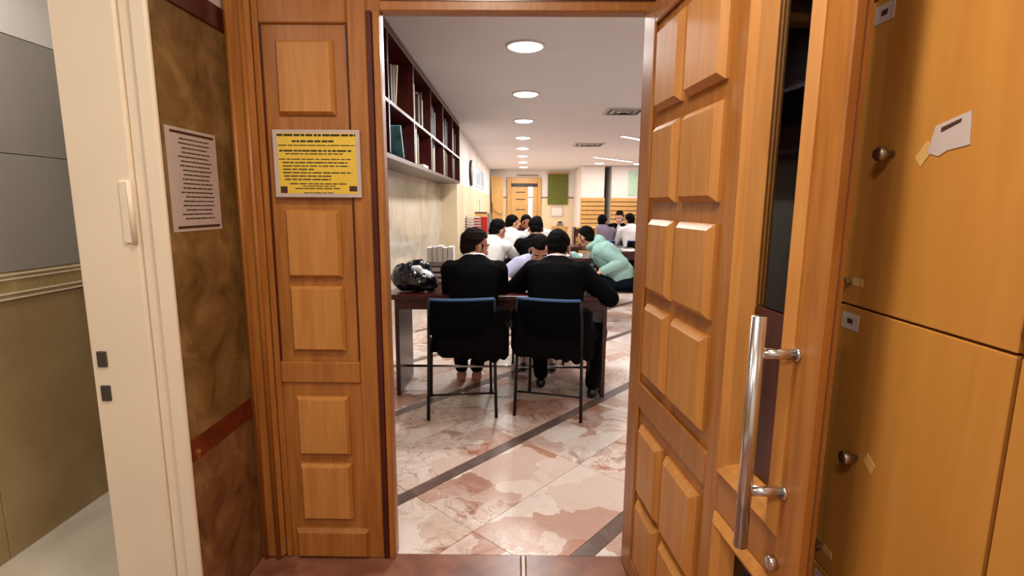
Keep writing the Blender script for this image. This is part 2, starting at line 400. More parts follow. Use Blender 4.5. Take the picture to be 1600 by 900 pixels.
# white door frame of the side room
jm = thing('door_1', 'white painted door frame of the side room, marked by two dark latch plates', None, (-1.12, 1.5, 0), kind='structure')
box('jamb', 'white_paint', jm, -1.255, -1.075, 1.465, 1.60, 0, 2.42, b=.006)
box('stop', 'white_paint', jm, -1.0745, -1.0305, 1.473, 1.60, 0, 2.42, b=.006)
box('casing', 'white_paint', jm, -1.03, -.9845, 1.455, 1.474, 0, 2.42, b=.006)
box('hinge', 'white_paint', jm, -1.11, -1.082, 1.456, 1.466, 1.255, 1.43, b=.003)
B().tube([(-1.08, 1.458, 1.255), (-1.08, 1.458, 1.43)], .007, 10).build('hinge_pin', 'white_paint', jm, True)
for z in (.913, .808): box('latch_plate', 'latch_metal', jm, -1.233, -1.205, 1.459, 1.467, z-.024, z+.024, b=.002)

# ================================================================== DOUBLE DOOR
# fixed leaf (frontal)
d2 = thing('door_2', 'fixed honey wood door leaf with a single column of raised panels', None, (-.68, YD, 0), kind='structure')
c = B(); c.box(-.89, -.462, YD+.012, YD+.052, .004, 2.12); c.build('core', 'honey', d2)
def stile(x0, x1, z0, z1, mat='honey'): return box('stile', mat, d2, x0, x1, YD, YD+.0119, z0, z1, b=.004)
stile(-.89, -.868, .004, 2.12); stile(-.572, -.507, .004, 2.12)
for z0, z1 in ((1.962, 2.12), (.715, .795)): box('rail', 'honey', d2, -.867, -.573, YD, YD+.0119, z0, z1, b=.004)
for z0, z1 in ((1.668, 1.909), (1.394, 1.62), (1.109, 1.347), (.837, 1.077), (.432, .661), (.165, .393)):
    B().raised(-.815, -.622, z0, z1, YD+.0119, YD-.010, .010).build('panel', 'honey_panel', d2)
B().raised(-.845, -.56, .006, .127, YD+.0119, YD-.014, .012).build('kick_block', 'honey', d2)
for x0, x1 in ((-.8665, -.862), (-.578, -.5735)): box('bead', 'dark_red_wood', d2, x0, x1, YD+.004, YD+.0119, .80, 1.96)
box('astragal', 'dark_red_wood', d2, -.506, -.487, YD-.006, YD+.0119, .004, 2.0, b=.002)
box('edge_strip', 'honey', d2, -.486, -.463, YD-.002, YD+.0119, .004, 2.0, b=.003)
# casing and head
fr = thing('door_frame', 'honey wood casing and head of the double door', None, (-.2, YD, 0), kind='structure')
box('casing', 'honey', fr, -.984, -.892, YD-.012, YD+.052, .004, 2.3, b=.012)
B().tube([(-.915, YD-.012, .004), (-.915, YD-.012, 2.3)], .010, 10).build('bead', 'honey', fr, True)
B().tube([(-.962, YD-.012, .004), (-.962, YD-.012, 2.3)], .008, 10).build('bead', 'honey', fr, True)
box('head', 'honey', fr, -.462, .475, YD+.0, YD+.055, 2.0, 2.032, b=.004)
box('head_recess', 'dark_red_wood', fr, -.462, .475, YD+.02, YD+.055, 2.033, 2.075)
box('head_board', 'honey', fr, -.890, .475, YD-.008, YD+.0, 2.121, 2.3, b=.004)
box('head_board', 'honey', fr, -.462, .475, YD+.005, YD+.055, 2.076, 2.12)
box('jamb', 'honey', fr, .43, .474, YD+.01, YD+.055, .004, 2.0, b=.004)
# hinged leaf, local x runs from the hinge to the lock edge, visible face towards -y
LA = rad(5)
d3 = thing('door_3', 'open honey wood door leaf with double column of raised panels and tall glazed slot', None, (.415, YD, 0), rz=-(math.pi/2-LA), kind='structure')
def L(name, mat, *a, b=0, par=None): return box(name, mat, par or d3, *a, b=b, local=True)
TOP = 2.0
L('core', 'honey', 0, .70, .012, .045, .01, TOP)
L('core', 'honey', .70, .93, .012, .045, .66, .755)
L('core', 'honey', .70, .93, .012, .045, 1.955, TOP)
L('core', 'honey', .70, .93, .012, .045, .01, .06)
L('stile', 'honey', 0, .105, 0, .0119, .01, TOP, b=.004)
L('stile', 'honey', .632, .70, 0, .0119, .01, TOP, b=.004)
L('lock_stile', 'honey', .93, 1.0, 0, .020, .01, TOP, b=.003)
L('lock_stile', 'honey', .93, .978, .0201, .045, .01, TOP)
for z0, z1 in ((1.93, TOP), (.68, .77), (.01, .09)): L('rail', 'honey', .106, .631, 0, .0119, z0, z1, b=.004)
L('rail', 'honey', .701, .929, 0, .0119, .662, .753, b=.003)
for (z0, z1) in ((1.657, 1.90), (1.38, 1.612), (1.095, 1.328), (.808, 1.053), (.385, .632), (.115, .355)):
    for u0, u1 in ((.148, .338), (.375, .592)):
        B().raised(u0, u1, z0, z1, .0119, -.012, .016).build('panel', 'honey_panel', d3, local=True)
for z0, z1 in ((.755, 1.955), (.06, .66)):
    B().frame(.70, .938, z0, z1, [(0, .012), (0, -.004), (.018, -.016), (.038, -.004), (.052, .03), (.052, .045)]).build('slot_moulding', 'honey_panel', d3, local=True)
gp = L('glass_pane', 'clear_glass', .752, .878, .026, .030, 1.168, 1.903)
L('slot_panel', 'mahogany', .752, .878, .024, .034, .807, 1.165, b=.003)
L('glass_pane', 'clear_glass', .752, .878, .026, .030, .112, .608)
L('edge_gasket', 'gasket', .9785, .99, .0201, .028, .01, TOP)
h = B(); h.tube([(.930, -.068, .735), (.930, -.068, 1.18)], .0125, 16); h = h.build('pull_handle', 'chrome', d3, True, local=True)
for z in (1.112, .848):
    B().tube([(.930, -.062, z), (.942, .0, z)], .0095, 12).build('standoff', 'chrome', h, True, local=True)
    B().lathe([(.013, 0), (.013, .004)], (.942, 0, z), 16, Matrix.Rotation(rad(90), 3, 'X')).build('rosette', 'chrome', h, True, local=True)
B().lathe([(.013, -.001), (.013, .010), (.011, .014)], (.935, 0, .70), 18, Matrix.Rotation(rad(90), 3, 'X')).build('lock_cylinder', 'chrome', d3, True, local=True)

# notices
def notice(name, label, cat, corners, mat, lines, thick=.0012, margin=None, extra=()):
    """sheet from 3 corners (origin, u vector, v vector) + printed strokes"""
    o, u, v = [Vector(a) for a in corners]; n = u.cross(v).normalized()
    def slab(a, b, cc, dd, h0, h1):
        p = [o+u*x+v*y for x, y in ((a, cc), (b, cc), (b, dd), (a, dd))]
        return [q+n*h0 for q in p]+[q+n*h1 for q in p], [(0,3,2,1),(4,5,6,7),(0,1,5,4),(1,2,6,5),(2,3,7,6),(3,0,4,7)]
    root = thing(name, label, cat, tuple(o+u*.5))
    s = MB(); s.add(*slab(0, 1, 0, 1, 0, thick)); s.build('sheet', margin or mat, root)
    if margin: s = MB(); s.add(*slab(.05, .955, .055, .95, thick, thick+.0004)); s.build('print_field', mat, root)
    h0 = thick+.0005; s = MB()
    for y, x0, x1, hh in lines:
        x = x0
        while x < x1-.005:
            wd = min(random.uniform(.03, .11), x1-x); s.add(*slab(x, x+wd, y-hh/2, y+hh/2, h0-.0002, h0+.0002)); x += wd+random.uniform(.006, .016)
    s.build('printed_lines', 'ink', root)
    for (a, b, cc, dd, mt) in extra: s = MB(); s.add(*slab(a, b, cc, dd, h0-.0002, h0+.0003)); s.build('printed_block', mt, root)
    return root
yl = [(.92, .05, .95, .032), (.83, .22, .7, .028), (.77, .06, .95, .014), (.69, .07, .9, .024), (.645, .14, .8, .016), (.565, .06, .9, .014), (.515, .1, .85, .018), (.465, .1, .87, .016),
      (.415, .1, .46, .018), (.365, .1, .9, .018), (.315, .11, .67, .018), (.265, .12, .65, .018), (.2, .17, .83, .016), (.165, .32, .7, .013), (.13, .23, .75, .015), (.065, .33, .67, .012)]
notice('notice', 'yellow printed notice taped over a panel of the fixed door leaf', 'notice', ((-.836, YD-.0115, 1.392), (.298, 0, 0), (0, 0, .226)), 'yellow_paper', yl, margin='paper_grey',
       extra=((.06, .14, .06, .16, 'ink_brown'), (.86, .95, .09, .17, 'ink_brown')))
wl = [(.90-i*.043, .22+random.uniform(-.04, .06), .82+random.uniform(-.05, .05), .011) for i in range(19)]
notice('notice', 'white printed sheet with dark bars on the olive marble wall', 'notice', ((-.9845, 1.485, 1.285), (0, .245, 0), (0, 0, .30)), 'paper_grey', wl,
       extra=((.08, .95, .945, .97, 'ink_brown'), (.08, .95, .03, .055, 'ink_brown')))

# ================================================================== LOCKERS
def locker_col(y0, y1, label, near):
    r = thing('locker_cabinet', label, 'locker', ((.62+.95)/2, (y0+y1)/2, 0))
    b_ = B(); b_.box(.64, .948, y0, y0+.016, .03, 2.30).box(.64, .948, y1-.016, y1, .03, 2.30).box(.64, .948, y0+.016, y1-.016, 2.284, 2.30).box(.64, .948, y0+.016, y1-.016, .03, .105).box(.93, .948, y0+.016, y1-.016, .105, 2.284)
    b_.build('carcass', 'laminate', r)
    box('plinth', 'espresso', r, .66, .94, y0, y1, 0, .03)
    edges = [.110, .652, 1.1905, 1.7245, 2.28]
    for i in range(4):
        z0, z1 = edges[i]+.002, edges[i+1]-.002
        d = box('door', 'laminate', r, .62, .638, y0+.002, y1-.002, z0, z1, b=.0015)
        zc = (z0+z1)/2
        k = B().lathe([(.006, 0), (.006, .012), (.011, .014), (.012, .024), (.009, .028)], (.62, y1-.098, zc), 16, Matrix.Rotation(rad(-90), 3, 'Y')).build('knob', 'steel', d, True)
        lb = B().box(.6188, .62, y1-.062, y1-.016, z1-.042, z1-.012).build('number_label', 'paper_grey', d)
        B().box(.6182, .6188, y1-.047, y1-.032, z1-.031, z1-.022).build('printed_number', 'ink_brown', lb)
        hs = B().box(.606, .62, y1-.034, y1-.012, z0+.040, z0+.048).build('hasp', 'steel', d)
        B().box(.619, .62, y1-.062, y1-.034, z0+.036, z0+.050).build('tape_strip', 'tape', d)
        if near and i == 2:
            t1 = B().add([(.6188, .822, 1.432), (.6188, .802, 1.456), (.6188, .815, 1.470), (.6188, .836, 1.447), (.62, .822, 1.432), (.62, .802, 1.456), (.62, .815, 1.470), (.62, .836, 1.447)], [(0,1,2,3),(4,7,6,5),(0,4,5,1),(1,5,6,2),(2,6,7,3),(3,7,4,0)]).build('tape_strip', 'tape', d)
            P = [(.812, 1.452), (.802, 1.490), (.742, 1.502), (.738, 1.456), (.775, 1.452), (.79, 1.445)]
            n = len(P); t2 = B().add([(.6186, y, z) for y, z in P]+[(.6199, y, z) for y, z in P], [tuple(range(n)), tuple(range(2*n-1, n-1, -1))]+[(i_, n+i_, n+(i_+1) % n, (i_+1) % n) for i_ in range(n)]).build('torn_label', 'paper_grey', d)
            B().add([(.618, .79, 1.479), (.618, .757, 1.489), (.618, .756, 1.494), (.618, .79, 1.486)], [(0, 1, 2, 3)]).build('pen_mark', 'ink_brown', t2)
        elif i == 1:
            B().add([(.6188, y1-.118, zc+.003), (.6188, y1-.14, zc-.009), (.6188, y1-.147, zc+.008), (.6188, y1-.125, zc+.022), (.62, y1-.118, zc+.003), (.62, y1-.14, zc-.009), (.62, y1-.147, zc+.008), (.62, y1-.125, zc+.022)],
                    [(0,1,2,3),(4,7,6,5),(0,4,5,1),(1,5,6,2),(2,6,7,3),(3,7,4,0)]).build('tape_strip', 'tape', d)
    return r
locker_col(.625, .985, 'column of honey laminate lockers beside the open door leaf', True)
locker_col(.262, .622, 'column of honey laminate lockers at the right edge of the picture', False)

# dark cupboard behind the open leaf, seen through its glass
bc = thing('bookcase', 'dark cupboard with papers behind the glazed slot of the open door', 'bookcase', (.77, 1.39, 0))
box('back', 'espresso', bc, .925, .945, 1.0, 1.78, 0, 2.2)
for y in (1.0, 1.765): box('side', 'espresso', bc, .60, .925, y, y+.015, 0, 2.2)
for z in (0, .4, .8, 1.30, 1.56, 1.9, 2.185): box('shelf', 'espresso', bc, .605, .925, 1.016, 1.764, z, z+.015)
def loose_paper(lbl, loc, size, rot, mat='paper'):
    o = B().box(-size[0]/2, size[0]/2, -size[1]/2, size[1]/2, 0, size[2]).build('paper_stack', mat, None, local=True)
    o.location = loc; o.rotation_euler = rot; return tag(o, lbl, 'paper', 'papers behind the open door leaf')
loose_paper('white paper sheets on the middle cupboard shelf behind the open leaf', (.66, 1.32, 1.576), (.09, .06, .055), (0, 0, .3))
for i, (y, z) in enumerate(((1.30, 1.317), (1.33, 1.35), (1.29, 1.383), (1.32, 1.416))):
    loose_paper('%s of the paper bundles stacked behind the glass of the open leaf' % ('lowest', 'second lowest', 'third lowest', 'topmost')[i], (.66, y, z), (.1, .07, .03), (0, 0, .1*i), ('paper', 'tape', 'paper_grey', 'tape')[i])

# ================================================================== HANGING BOOKSHELF
sh = thing('bookshelf', 'long dark mahogany bookshelf hung high along the left wall', 'bookshelf', (-.96, 5.1, 1.66))
XS, XB, ZB, ZT = -.82, -1.098, 1.66, 2.495
box('back', 'mahogany', sh, XB, XB+.012, 2.0, 7.535, ZB, ZT)
DIV = [2.0, 2.60, 3.42, 4.24, 5.06, 5.88, 6.70, 7.52]
box('bottom_board', 'mahogany', sh, XB+.012, XS, 2.0, 7.535, ZB, ZB+.035, b=.003)
box('top_board', 'mahogany', sh, XB+.012, XS, 2.0, 7.535, ZT-.05, ZT, b=.003)
for y in DIV: box('divider', 'mahogany', sh, XB+.013, XS+.001, y, y+.025, ZB+.036, ZT-.051, b=.002)
for a, b_ in zip(DIV, DIV[1:]): box('shelf_board', 'mahogany', sh, XB+.013, XS, a+.026, b_-.001, 2.005, 2.03, b=.002)
bookcols = ['book_black', 'book_brown', 'book_maroon', 'book_navy', 'book_cream', 'book_green', 'book_grey']
for nm, c_ in zip(bookcols, [(16, 14, 16), (62, 36, 22), (84, 24, 22), (26, 30, 52), (206, 192, 164), (40, 66, 48), (120, 116, 112)]): plain(nm, srgb(*c_), .5, var=.15, scale=20)
cname = dict(book_black='black', book_brown='brown', book_maroon='maroon', book_navy='navy', book_cream='cream', book_green='dark green', book_grey='grey')
ORD = ['first', 'second', 'third', 'fourth', 'fifth', 'sixth', 'seventh', 'eighth', 'ninth', 'tenth', 'eleventh', 'twelfth']
def book(label, t, d, hgt, mat, loc, rot=(0, 0, 0), group=None, pages='paper'):
    """upright book: thickness along local y, spine at local +x, height z"""
    c_ = B(); c_.box(-d, 0, 0, .002, 0, hgt).box(-d, 0, t-.002, t, 0, hgt).box(-.002, .001, .002, t-.002, 0, hgt)
    o = c_.build('book', mat, None, local=True)
    B().box(-d+.004, -.002, .002, t-.002, .003, hgt-.003).build('pages', pages, o, local=True)
    o.location = loc; o.rotation_euler = rot; return tag(o, label, 'book', group)
rb = random.Random(5)
BAYN = ['nearest visible', 'second', 'third', 'fourth', 'farthest']
for bi in range(5):
    y0, y1 = DIV[bi+2]+.03, DIV[bi+3]-.006
    for lev, z in (('lower', ZB+.0355), ('upper', 2.0305)):
        y = y0+(.12 if (bi == 0) else .004); i = 0
        fill = {(0, 'upper'): .40, (0, 'lower'): .16, (1, 'upper'): .8, (1, 'lower'): .55}.get((bi, lev), .9)
        while i < 12:
            t = rb.uniform(.03, .062); hgt = rb.uniform(.24, .335); dp = rb.uniform(.16, .22)
            if y+t > y0+(y1-y0)*fill: break
            mt = rb.choice(bookcols[:4]+(['book_cream', 'book_grey', 'book_brown', 'book_cream'] if bi else []))
            book('%s book, %s from the near end on the %s shelf of the %s bay' % (cname[mt], ORD[i], lev, BAYN[bi]), t, dp, hgt, mt, (XS-.03-rb.uniform(0, .03), y, z), group='books on the hanging bookshelf')
            y += t+.0015; i += 1
        if (bi, lev) == (0, 'upper'):
            book('thin cream book leaning in the upper nearest bay', .018, .2, .31, 'book_cream', (XS-.03, y+.01, z+.006), (rad(-16), 0, 0), 'books on the hanging bookshelf')
mg = B().box(-.21, 0, 0, .022, 0, .24).build('magazine', 'magazine', None, local=True)
mg.location = (XS-.02, 3.93, ZB+.042); mg.rotation_euler = (rad(24), 0, 0); tag(mg, 'blue and green magazine leaning in the lower nearest bay', 'magazine')
fb = B().box(-.22, 0, 0, .25, 0, .03).build('book', 'paper', None, local=True); fb.location = (XS-.02, 4.75, ZB+.036); tag(fb, 'flat pale book lying in the lower second bay', 'book', 'books on the hanging bookshelf')

# ================================================================== CEILING FIXTURES
def downlight(x, y, lbl, r=.125, power=ROOM_W, col=ROOM_COL, z=CEIL, grp='round ceiling downlights'):
    t = thing('downlight', lbl, 'light', (x, y, z), group=grp)
    B().lathe([(r+.018, -.001), (r+.016, -.010), (r, -.012), (r-.002, -.004), (r-.002, -.001)], (x, y, z), 32).build('trim_ring', 'white_wall', t, True)
    B().lathe([(.001, -.030), (r*.5, -.028), (r*.8, -.021), (r-.003, -.010), (r-.003, -.004), (.001, -.004)], (x, y, z), 32).build('diffuser', 'lamp_disc', t)
    lamp('lamp', 'AREA', (0, 0, -.034), power, col, t, size=2*r)
    return t
PL = ['directly above the door head', 'nearest in the long row', 'second in the long row', 'third in the long row', 'fourth in the long row', 'fifth in the long row', 'sixth in the long row', 'seventh in the long row', 'farthest in the long row']
for (x, y), p in zip([(.04, 3.21), (.05, 3.95), (.08, 5.57), (.08, 7.28), (.09, 9.05), (.1, 10.7), (.12, 12.35), (.15, 14.1), (.18, 15.9)], PL):
    downlight(x, y, 'round ceiling downlight %s' % p, power=ROOM_W*(.25 if y < 3.9 else 1))
for x, y, p in ((2.2, 14.3, 'in front of the white pillar'), (3.25, 14.4, 'at the far right near the second pillar'), (3.3, 13.2, 'rightmost, ahead of the second pillar')):
    downlight(x, y, 'round ceiling downlight %s' % p, power=ROOM_W*.35)
for x, y, p in ((3.2, 4.0, 'nearest'), (3.2, 6.5, 'second'), (3.2, 9.0, 'third'), (4.9, 11.5, 'farthest')):
    downlight(x, y, '%s ceiling downlight over the right side of the hall behind the open door' % p, power=ROOM_W*.7, grp='downlights over the right side')
def linear(x0, y0, x1, y1, lbl):
    a = math.atan2(y1-y0, x1-x0); ln = math.hypot(x1-x0, y1-y0)
    t = thing('linear_light', lbl, 'light', ((x0+x1)/2, (y0+y1)/2, CEIL), a, 'slim linear ceiling lights')
    B().box(-ln/2, ln/2, -.05, .05, -.014, -.001).build('housing', 'white_wall', t, local=True)
    B().box(-ln/2+.01, ln/2-.01, -.035, .035, -.016, -.0141).build('diffuser', 'lamp_linear', t, local=True)
    lamp('lamp', 'AREA', (0, 0, -.02), 14, ROOM_COL, t, size=ln, size_y=.06, shape='RECTANGLE')
linear(1.70, 8.75, 2.75, 9.9, 'slim linear ceiling light nearest the open door leaf')
linear(1.79, 12.5, 2.95, 13.75, 'slim linear ceiling light farther back')
def vent(x, y, lbl, s=.42):
    t = thing('ceiling_vent', lbl, 'vent', (x, y, CEIL), 0, 'square ceiling vents')
    for k, (a, mt) in enumerate(((s/2, 'vent_white'), (s*.42, 'vent_dark'), (s*.34, 'vent_white'), (s*.26, 'vent_dark'), (s*.18, 'vent_white'), (s*.1, 'vent_dark'))):
        B().frame(-a, a, -a, a, [(0, 0), (0, .004), (s*.08, .012)]).xf(Matrix(((1, 0, 0, 0), (0, 0, 1, 0), (0, -1, 0, -.001-.002*k), (0, 0, 0, 1)))).build('louvre_ring', mt, t, local=True)
    box('backing', 'vent_dark', t, -s/2+.01, s/2-.01, -s/2+.01, s/2-.01, -.004, -.001, local=True)
vent(1.28, 6.55, 'square ceiling vent nearest the open door leaf', .46); vent(1.33, 10.05, 'square ceiling vent in the middle of the ceiling', .56); vent(2.78, 15.75, 'square ceiling vent far back by the pillars', .56)
# passage lamps (above and behind the viewer)
downlight(-.15, .75, 'ceiling downlight of the entrance passage above the viewer', .13, HALL_W, HALL_COL, grp='passage downlights')
downlight(-.35, -.6, 'ceiling downlight of the entrance passage behind the viewer', .13, HALL_W, HALL_COL, grp='passage downlights')
downlight(-1.6, 1.5, 'ceiling downlight of the side room', .13, SIDE_W, SIDE_COL, grp='passage downlights')
downlight(-1.6, -.2, 'ceiling downlight of the side room behind the viewer', .13, SIDE_W, SIDE_COL, grp='passage downlights')

# ================================================================== FAR END
dr = thing('door_4', 'pale wood panelled far door standing ajar in its frame', None, (.18, YF-.05, 0), kind='structure')
for x0, x1 in ((-.34, -.20), (.66, .78)): box('casing', 'pale_wood', dr, x0, x1, YF-.07, YF-.001, 0, 2.25, b=.01)
box('head', 'pale_wood', dr, -.199, .659, YF-.07, YF-.001, 2.06, 2.25, b=.01)
box('head_recess', 'espresso', dr, -.199, .659, YF-.03, YF-.001, 1.96, 2.059)
lf = box('leaf', 'pale_wood', dr, -.199, .36, YF-.045, YF-.001, .01, 1.955, b=.004)
for z in (.45, .85, 1.22, 1.55, 1.78): box('panel_groove', 'espresso', lf, -.05, .26, YF-.049, YF-.0455, z-.014, z+.014)
box('bright_gap', 'door_daylight', dr, .365, .50, YF-.012, YF-.001, .01, 1.955)
box('leaf', 'pale_wood', dr, .505, .655, YF-.045, YF-.001, .01, 1.955, b=.004)
struct('trim_4', 'gasket', 'grey closer bar above the far door', -.02, .68, YF-.04, YF-.001, 2.31, 2.335)
P = [(-.84, 2.30), (-.46, 2.24), (-.44, 1.10), (-.60, 1.10), (-.76, 1.24), (-.82, 1.5)]
n = len(P); cu = B().add([(x, YF-.35, z) for x, z in P]+[(x, YF-.30, z) for x, z in P], [tuple(range(n)), tuple(range(2*n-1, n-1, -1))]+[(i, n+i, n+(i+1) % n, (i+1) % n) for i in range(n)])
cp = thing('cupboard', 'tall wooden cupboard with curved side in the far left corner', 'cupboard', (-.64, YF-.2, 0))
cu.build('front_panel', 'pale_wood', cp); box('carcass', 'pale_wood', cp, -.80, -.47, YF-.30, YF-.001, 0, 1.9)
bl = thing('window_blind', 'olive green slatted blind on the far wall', 'blind', (1.32, YF-.03, 1.38))
for i in range(20): box('slat', 'green_blind', bl, .99, 1.65, YF-.045+.002*(i % 2), YF-.02, 1.39+i*.049, 1.39+i*.049+.044, b=.004)
box('head_rail', 'pale_wood', bl, .97, 1.70, YF-.05, YF-.001, 2.375, 2.42)
pf = thing('wall_frame', 'small white framed sheet under the green blind', 'picture', (1.30, YF-.02, 1.01))
box('frame', 'paper_grey', pf, 1.10, 1.50, YF-.025, YF-.001, 1.0, 1.33); box('sheet', 'paper', pf, 1.13, 1.47, YF-.029, YF-.0255, 1.04, 1.29)
def pillar(x0, x1, y0, lbl):
    t = thing('pillar', lbl, None, ((x0+x1)/2, y0+.3, 0), kind='structure')
    box('shaft', 'white_wall', t, x0+.02, x1-.02, y0+.03, YF-.001, 0, CEIL-.001, b=.02)
    for i in range(12): box('slat', 'pale_wood', t, x0, x1, y0, y0+.0299, .12+i*.124, .12+i*.124+.104, b=.01)
    box('slat_backing', 'espresso', t, x0+.03, x1-.03, y0+.028, y0+.0299, .12, 1.58)
pillar(1.82, 2.53, 15.2, 'white pillar clad with wooden slats, nearest the green blind'); pillar(2.70, 3.6, 15.25, 'white pillar clad with wooden slats, beside the open door leaf')
struct('wall_panel_1', 'pale_green', 'pale green panel on the second pillar', 3.2, 3.56, 15.262, 15.279, 1.66, 2.36)
# left wall: clock and high windows
ck = thing('wall_clock', 'large round wall clock on the white wall past the bookshelf', 'clock', (-.875, 9.85, 1.72))
RY = Matrix.Rotation(rad(90), 3, 'Y')
B().lathe([(.235, 0), (.235, .04), (.20, .045), (.20, .03)], (-.879, 9.85, 1.95), 32, RY).build('rim', 'espresso', ck, True)
B().lathe([(.001, .040), (.205, .0401), (.205, .0465), (.001, .048)], (-.879, 9.85, 1.95), 32, RY).build('face', 'clock_face', ck)
box('hand', 'ink', ck, -.832, -.8305, 9.845, 9.855, 1.95, 2.10); box('hand', 'ink', ck, -.832, -.8305, 9.85, 9.95, 1.944, 1.956)
for i, y in enumerate((11.05, 12.4)):
    wn = thing('window_%d' % (i+1), 'high window with bluish panes on the left wall', None, (-.87, y+.6, 1.76), kind='structure')
    box('frame', 'white_wall', wn, -.8799, -.86, y, y+.05, 1.76, 2.2); box('frame', 'white_wall', wn, -.8799, -.86, y+1.15, y+1.2, 1.76, 2.2)
    box('frame', 'white_wall', wn, -.8799, -.86, y+.051, y+1.149, 2.16, 2.2); box('frame', 'white_wall', wn, -.8799, -.86, y+.051, y+1.149, 1.76, 1.80)
    for k in (0, 1): box('pane', 'window_light', wn, -.8799, -.872, y+.06+k*.55, y+.06+k*.55+.53, 1.801, 2.159)

# ================================================================== FURNITURE
def table(x0, x1, y0, y1, h, label, mat='mahogany', bar=True):
    t = thing('table', label, 'table', ((x0+x1)/2, (y0+y1)/2, 0), group='reading tables')
    box('tabletop', mat, t, x0, x1, y0, y1, h-.035, h, b=.005)
    for a in (y0+.05, y1-.075): box('apron', mat, t, x0+.05, x1-.05, a, a+.022, h-.11, h-.0355, b=.003)
    for a in (x0+.025, x1-.055): 
        l_ = box('leg', mat, t, a, a+.03, y0+.14, y1-.14, 0, h-.0355, b=.004)
        B().cap((a+.015, y0+.2, h-.14), (a+.015, y1-.2, h-.14), .005, .005).build('fixing', 'steel', l_, True)
    if bar: B().tube([(x0+.056, y0+.36, .155), (x1-.056, y0+.36, .155)], .010, 10).build('foot_rail', 'chrome', t, True)
    return t
table(-.885, .665, 3.44, 4.19, .765, 'dark mahogany reading table in front with two men seated at it')
table(-.55, 1.0, 5.98, 6.72, .765, 'mahogany reading table behind, where the man in the mint hoodie leans')
table(-.62, .95, 7.65, 8.35, .765, 'mahogany reading table third from the doorway')
table(1.32, 2.7, 6.9, 7.6, .765, 'mahogany reading table at the right holding papers and a dark bag')
table(1.3, 2.9, 9.25, 9.95, .765, 'mahogany reading table far right by the facing man in jacket')

def make_chair():
    t = thing('chair', 'x', 'chair', (0, 0, 0), group='stacking chairs with blue upholstery')
    W = .93   # local: sitter faces +y, rear legs at y = -.22
    for s in (-1, 1):
        B().tube([(s*.235, -.235, 0), (s*.225, -.205, .44), (s*.222, -.225, .62), (s*.215, -.265, .79)], .0115, 10).build('rear_leg', 'black_metal', t, True, local=True)
        B().tube([(s*.235, .22, 0), (s*.225, .20, .43)], .0115, 10).build('leg', 'black_metal', t, True, local=True)
        B().tube([(s*.225, -.205, .43), (s*.225, .20, .43)], .010, 8).build('seat_rail', 'black_metal', t, True, local=True)
        B().lathe([(.014, 0), (.014, .02), (.012, .024)], (s*.235, .22, 0), 12).build('foot_cap', 'dark_plastic', t, True, local=True)
    B().tube([(-.225, .19, .43), (.225, .19, .43)], .010, 8).build('cross_rail', 'black_metal', t, True, local=True)
    B().tube([(-.232, -.215, .16), (.232, -.215, .16)], .007, 8).build('cross_rail', 'black_metal', t, True, local=True)
    seat = MB().bbox(-.222, .222, -.20, .22, .435, .475, b=.016); o = seat.build('seat', 'navy_fabric', t, local=True)
    bk = MB(); k = 8
    for i in range(k+1):      # curved backrest shell
        x = -.215+.43*i/k; yb = -.25-.035*(1-(x/.215)**2)
        for (z, dy, tk) in ((.56, .028, .012), (.68, .012, .016), (.785, -.004, .014)): bk.v += [Vector((x, yb+dy-tk, z)), Vector((x, yb+dy+tk, z))]
    for i in range(k):
        o_ = i*6
        for a, b_ in ((0, 2), (2, 4)): bk.f += [(o_+a, o_+6+a, o_+6+b_, o_+b_), (o_+a+1, o_+b_+1, o_+6+b_+1, o_+6+a+1)]
        bk.f += [(o_, o_+1, o_+7, o_+6), (o_+4, o_+10, o_+11, o_+5)]
    bk.f += [(0, 2, 3, 1), (2, 4, 5, 3)]; e = k*6; bk.f += [(e, e+1, e+3, e+2), (e+2, e+3, e+5, e+4)]
    back = bk.build('backrest', 'navy_fabric', t, True, local=True)
    B().tube([(-.215+.43*i/k, -.254-.035*(1-((-.215+.43*i/k)/.215)**2), .788) for i in range(k+1)], .0125, 10).build('top_piping', 'blue_fabric', back, True, local=True)
    for ch in list(t.children):
        for o_ in [ch]+list(ch.children): o_.data.transform(Matrix.Diagonal((W, 1, 1, 1)))
    return t
CH0 = make_chair(); first = [True]
def chair(x, y, deg, label, z=0):
    t = CH0 if first[0] else copy_tree(CH0); first[0] = False
    t.location = (x, y, z); t.rotation_euler = (0, 0, rad(deg)); t['label'] = label; return t

